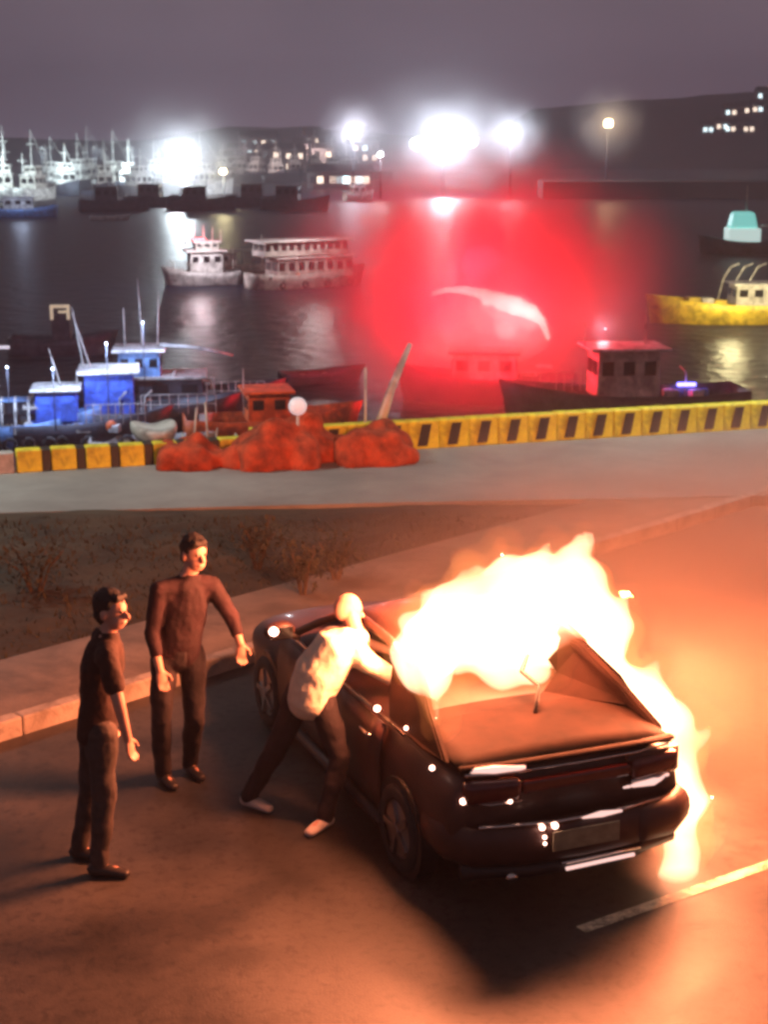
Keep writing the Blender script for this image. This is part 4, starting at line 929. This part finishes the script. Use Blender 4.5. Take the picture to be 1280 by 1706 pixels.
for k in range(11):
    px = 545+k*11; p_ = UY(px, 288, 330); house('low pink lit harbour building behind the lone lamp', p_.x, 330, p_.z-3, 8, 6, 3.2, 'harbour buildings near the lone lamp', .6) if k < 5 else None
GH = 'hillside houses with lit windows at the upper right'
for (px, py) in ((1150, 213), (1172, 208), (1186, 186), (1206, 183), (1228, 181), (1246, 178), (1262, 172), (1276, 178), (1258, 160), (1272, 156), (1205, 208), (1214, 212), (1290, 165), (1185, 212), (1236, 160)):
    p_ = UY(px, py, 575); house('hillside house with lit windows at the upper right corner', p_.x, 545, p_.z-2.5, rr.uniform(3.5, 6), 5, 3.2, GH, .6, cool=.6)

# ------------------------------------------------------------------ street lamps lighting the quay, outside the frame
def street_lamp(label, x, y, aimx, power):
    t = thing('street_lamp', label, 'street lamp', (x, y, .13))
    tb('pole', [(0, 0, 0), (0, 0, 4), (0, 0, 7.4)], [.09, .075, .055], M['steel'], t); s_ = 1 if aimx > 0 else -1
    tb('arm', [(0, 0, 7.4), (s_*.6, 0, 7.75), (s_*1.5, 0, 7.85)], .04, M['steel'], t)
    bx('lamp_head', (s_*1.7, 0, 7.86), (.7, .3, .12), M['steel'], t, bevel=.03); bx('lamp_glass', (s_*1.7, 0, 7.785), (.5, .2, .03), M['wincool'], t)
    lamp('street_light', (s_*1.7, 0, 7.6), power, (.90, 1.0, .95), .3, t, spot=2.3, aim=(s_*1.75, .6, 0))
street_lamp('quay street lamp on the right with its arm to the left', 10.5, 23.2, -1, 3000)
street_lamp('quay street lamp on the left with its arm to the right', -10.5, 19.5, 1, 2300)

# ------------------------------------------------------------------ verge plants
bm = bmesh.new(); rr = random.Random(11)
def verge_z(x, y): return .10
vg = bpy.data.objects['verge']; vv = [v.co.copy() for v in vg.data.vertices if -6 < v.co.x < 3 and v.co.y > 11.5]
for k in range(9000):
    p = rr.choice(vv)+V(rr.uniform(-.12, .12), rr.uniform(-.12, .12), 0)
    if (p-K0).dot(KN) < 1.36 or p.y > front(p.x)-.7: continue
    h_ = rr.uniform(.01, .06)*(1+1.2*max(0, noise.noise(p*.9))); a = rr.uniform(0, 2*PI); dx, dy = math.cos(a)*.012, math.sin(a)*.012; lx, ly = rr.uniform(-.06, .06), rr.uniform(-.06, .06)
    bm.faces.new([bm.verts.new(q) for q in (p+V(-dx, -dy, -.02), p+V(dx, dy, -.02), p+V(lx, ly, h_))])
tag(finish('grass', bm, M['leaf']), 'short dry grass and weeds on the dark verge', 'grass', kind='stuff')
def shrub(label, px, py, h_, wd, seed, n=420):
    r_ = random.Random(seed); c = U(px, py, .15); t = thing('shrub', label, 'shrub', c, 0, 'shrubs on the verge')
    bm = bmesh.new()
    for k in range(7):
        a = 2*PI*k/7+r_.random(); e_ = V(math.cos(a)*wd*.35, math.sin(a)*wd*.35, h_*r_.uniform(.6, .95)); tube(bm, [(0, 0, -.15), e_*.5+V(0, 0, .05), e_], [.014, .010, .005], 5)
    finish('stems', bm, M['stem'], t)
    bm = bmesh.new()
    for k in range(n):
        q = V(r_.gauss(0, .33), r_.gauss(0, .33), r_.gauss(0, .3)); 
        if q.length > 1: continue
        q = V(q.x*wd/1.3, q.y*wd/1.3, h_*.55+q.z*h_*.6); 
        if q.z < 0: continue
        R = Matrix.Rotation(r_.uniform(0, 6.3), 3, 'Z') @ Matrix.Rotation(r_.uniform(-1, 1), 3, 'X'); s_ = r_.uniform(.025, .05)
        bm.faces.new([bm.verts.new(q+R @ V(*w_)) for w_ in ((0, 0, 0), (s_*.45, s_*.7, .005), (0, s_*1.7, 0), (-s_*.45, s_*.7, .005))])
    l_ = finish('foliage', bm, M['leaf'], t); l_['kind'] = 'stuff'; return t
for k, (px, py, h_, wd, lb) in enumerate(((505, 985, .5, .45, 'upright shrub on the verge edge just beside the lit path'), (560, 960, .42, .5, 'low shrub by the path further right along the verge'), (430, 940, .5, .6, 'shrub on the verge behind the man in maroon'),
        (60, 985, .5, .8, 'wide dark shrub at the left end of the verge'))):
    shrub(lb, px, py, h_, wd, k)

ORD = ['', 'second', 'third', 'fourth', 'fifth', 'sixth', 'seventh', 'eighth', 'ninth', 'tenth', 'eleventh', 'twelfth', 'thirteenth', 'fourteenth', 'fifteenth', 'sixteenth', 'seventeenth', 'eighteenth', 'nineteenth', 'twentieth',
       'twenty-first', 'twenty-second', 'twenty-third', 'twenty-fourth', 'twenty-fifth', 'twenty-sixth']
def order(group, text):
    ms = [o for o in bpy.data.objects if o.parent is None and o.get('group') == group]
    ms.sort(key=lambda o: o.location.x/o.location.y)
    for k, o in enumerate(ms):
        o['label'] = text(o).format('leftmost' if k == 0 else 'rightmost' if k == len(ms)-1 else ORD[k]+' from the left')
def masts_of(o): return {1: 'one mast', 2: 'two masts', 3: 'three masts'}[sum(c.name.startswith('mast') for c in o.children)]
order(GF, lambda o: 'trawler with '+masts_of(o)+', {}, in the row at the far pier')
order(GT, lambda o: 'lit town house, {}, on the slope right of the big floodlight')
order(GH, lambda o: 'lit hillside house, {}, on the upper right hill')
order('harbour buildings near the lone lamp', lambda o: 'low pink lit harbour building, {}, behind the lone lamp')

# ------------------------------------------------------------------ the night air
bm = bmesh.new(); box(bm, (0, 500, 19.5), (2000, 1180, 59))
hz = finish('haze', bm); hm = bpy.data.materials.new('haze'); hm.use_nodes = True; n = hm.node_tree; n.nodes.clear()
o = n.nodes.new('ShaderNodeOutputMaterial'); v = n.nodes.new('ShaderNodeVolumePrincipled'); v.inputs['Color'].default_value = (.84, .84, .98, 1); v.inputs['Density'].default_value = .0010
n.links.new(v.outputs[0], o.inputs['Volume']); hz.data.materials.append(hm); tag(hz, 'night haze over the harbour', 'haze', kind='stuff')
hz.location.z = 0
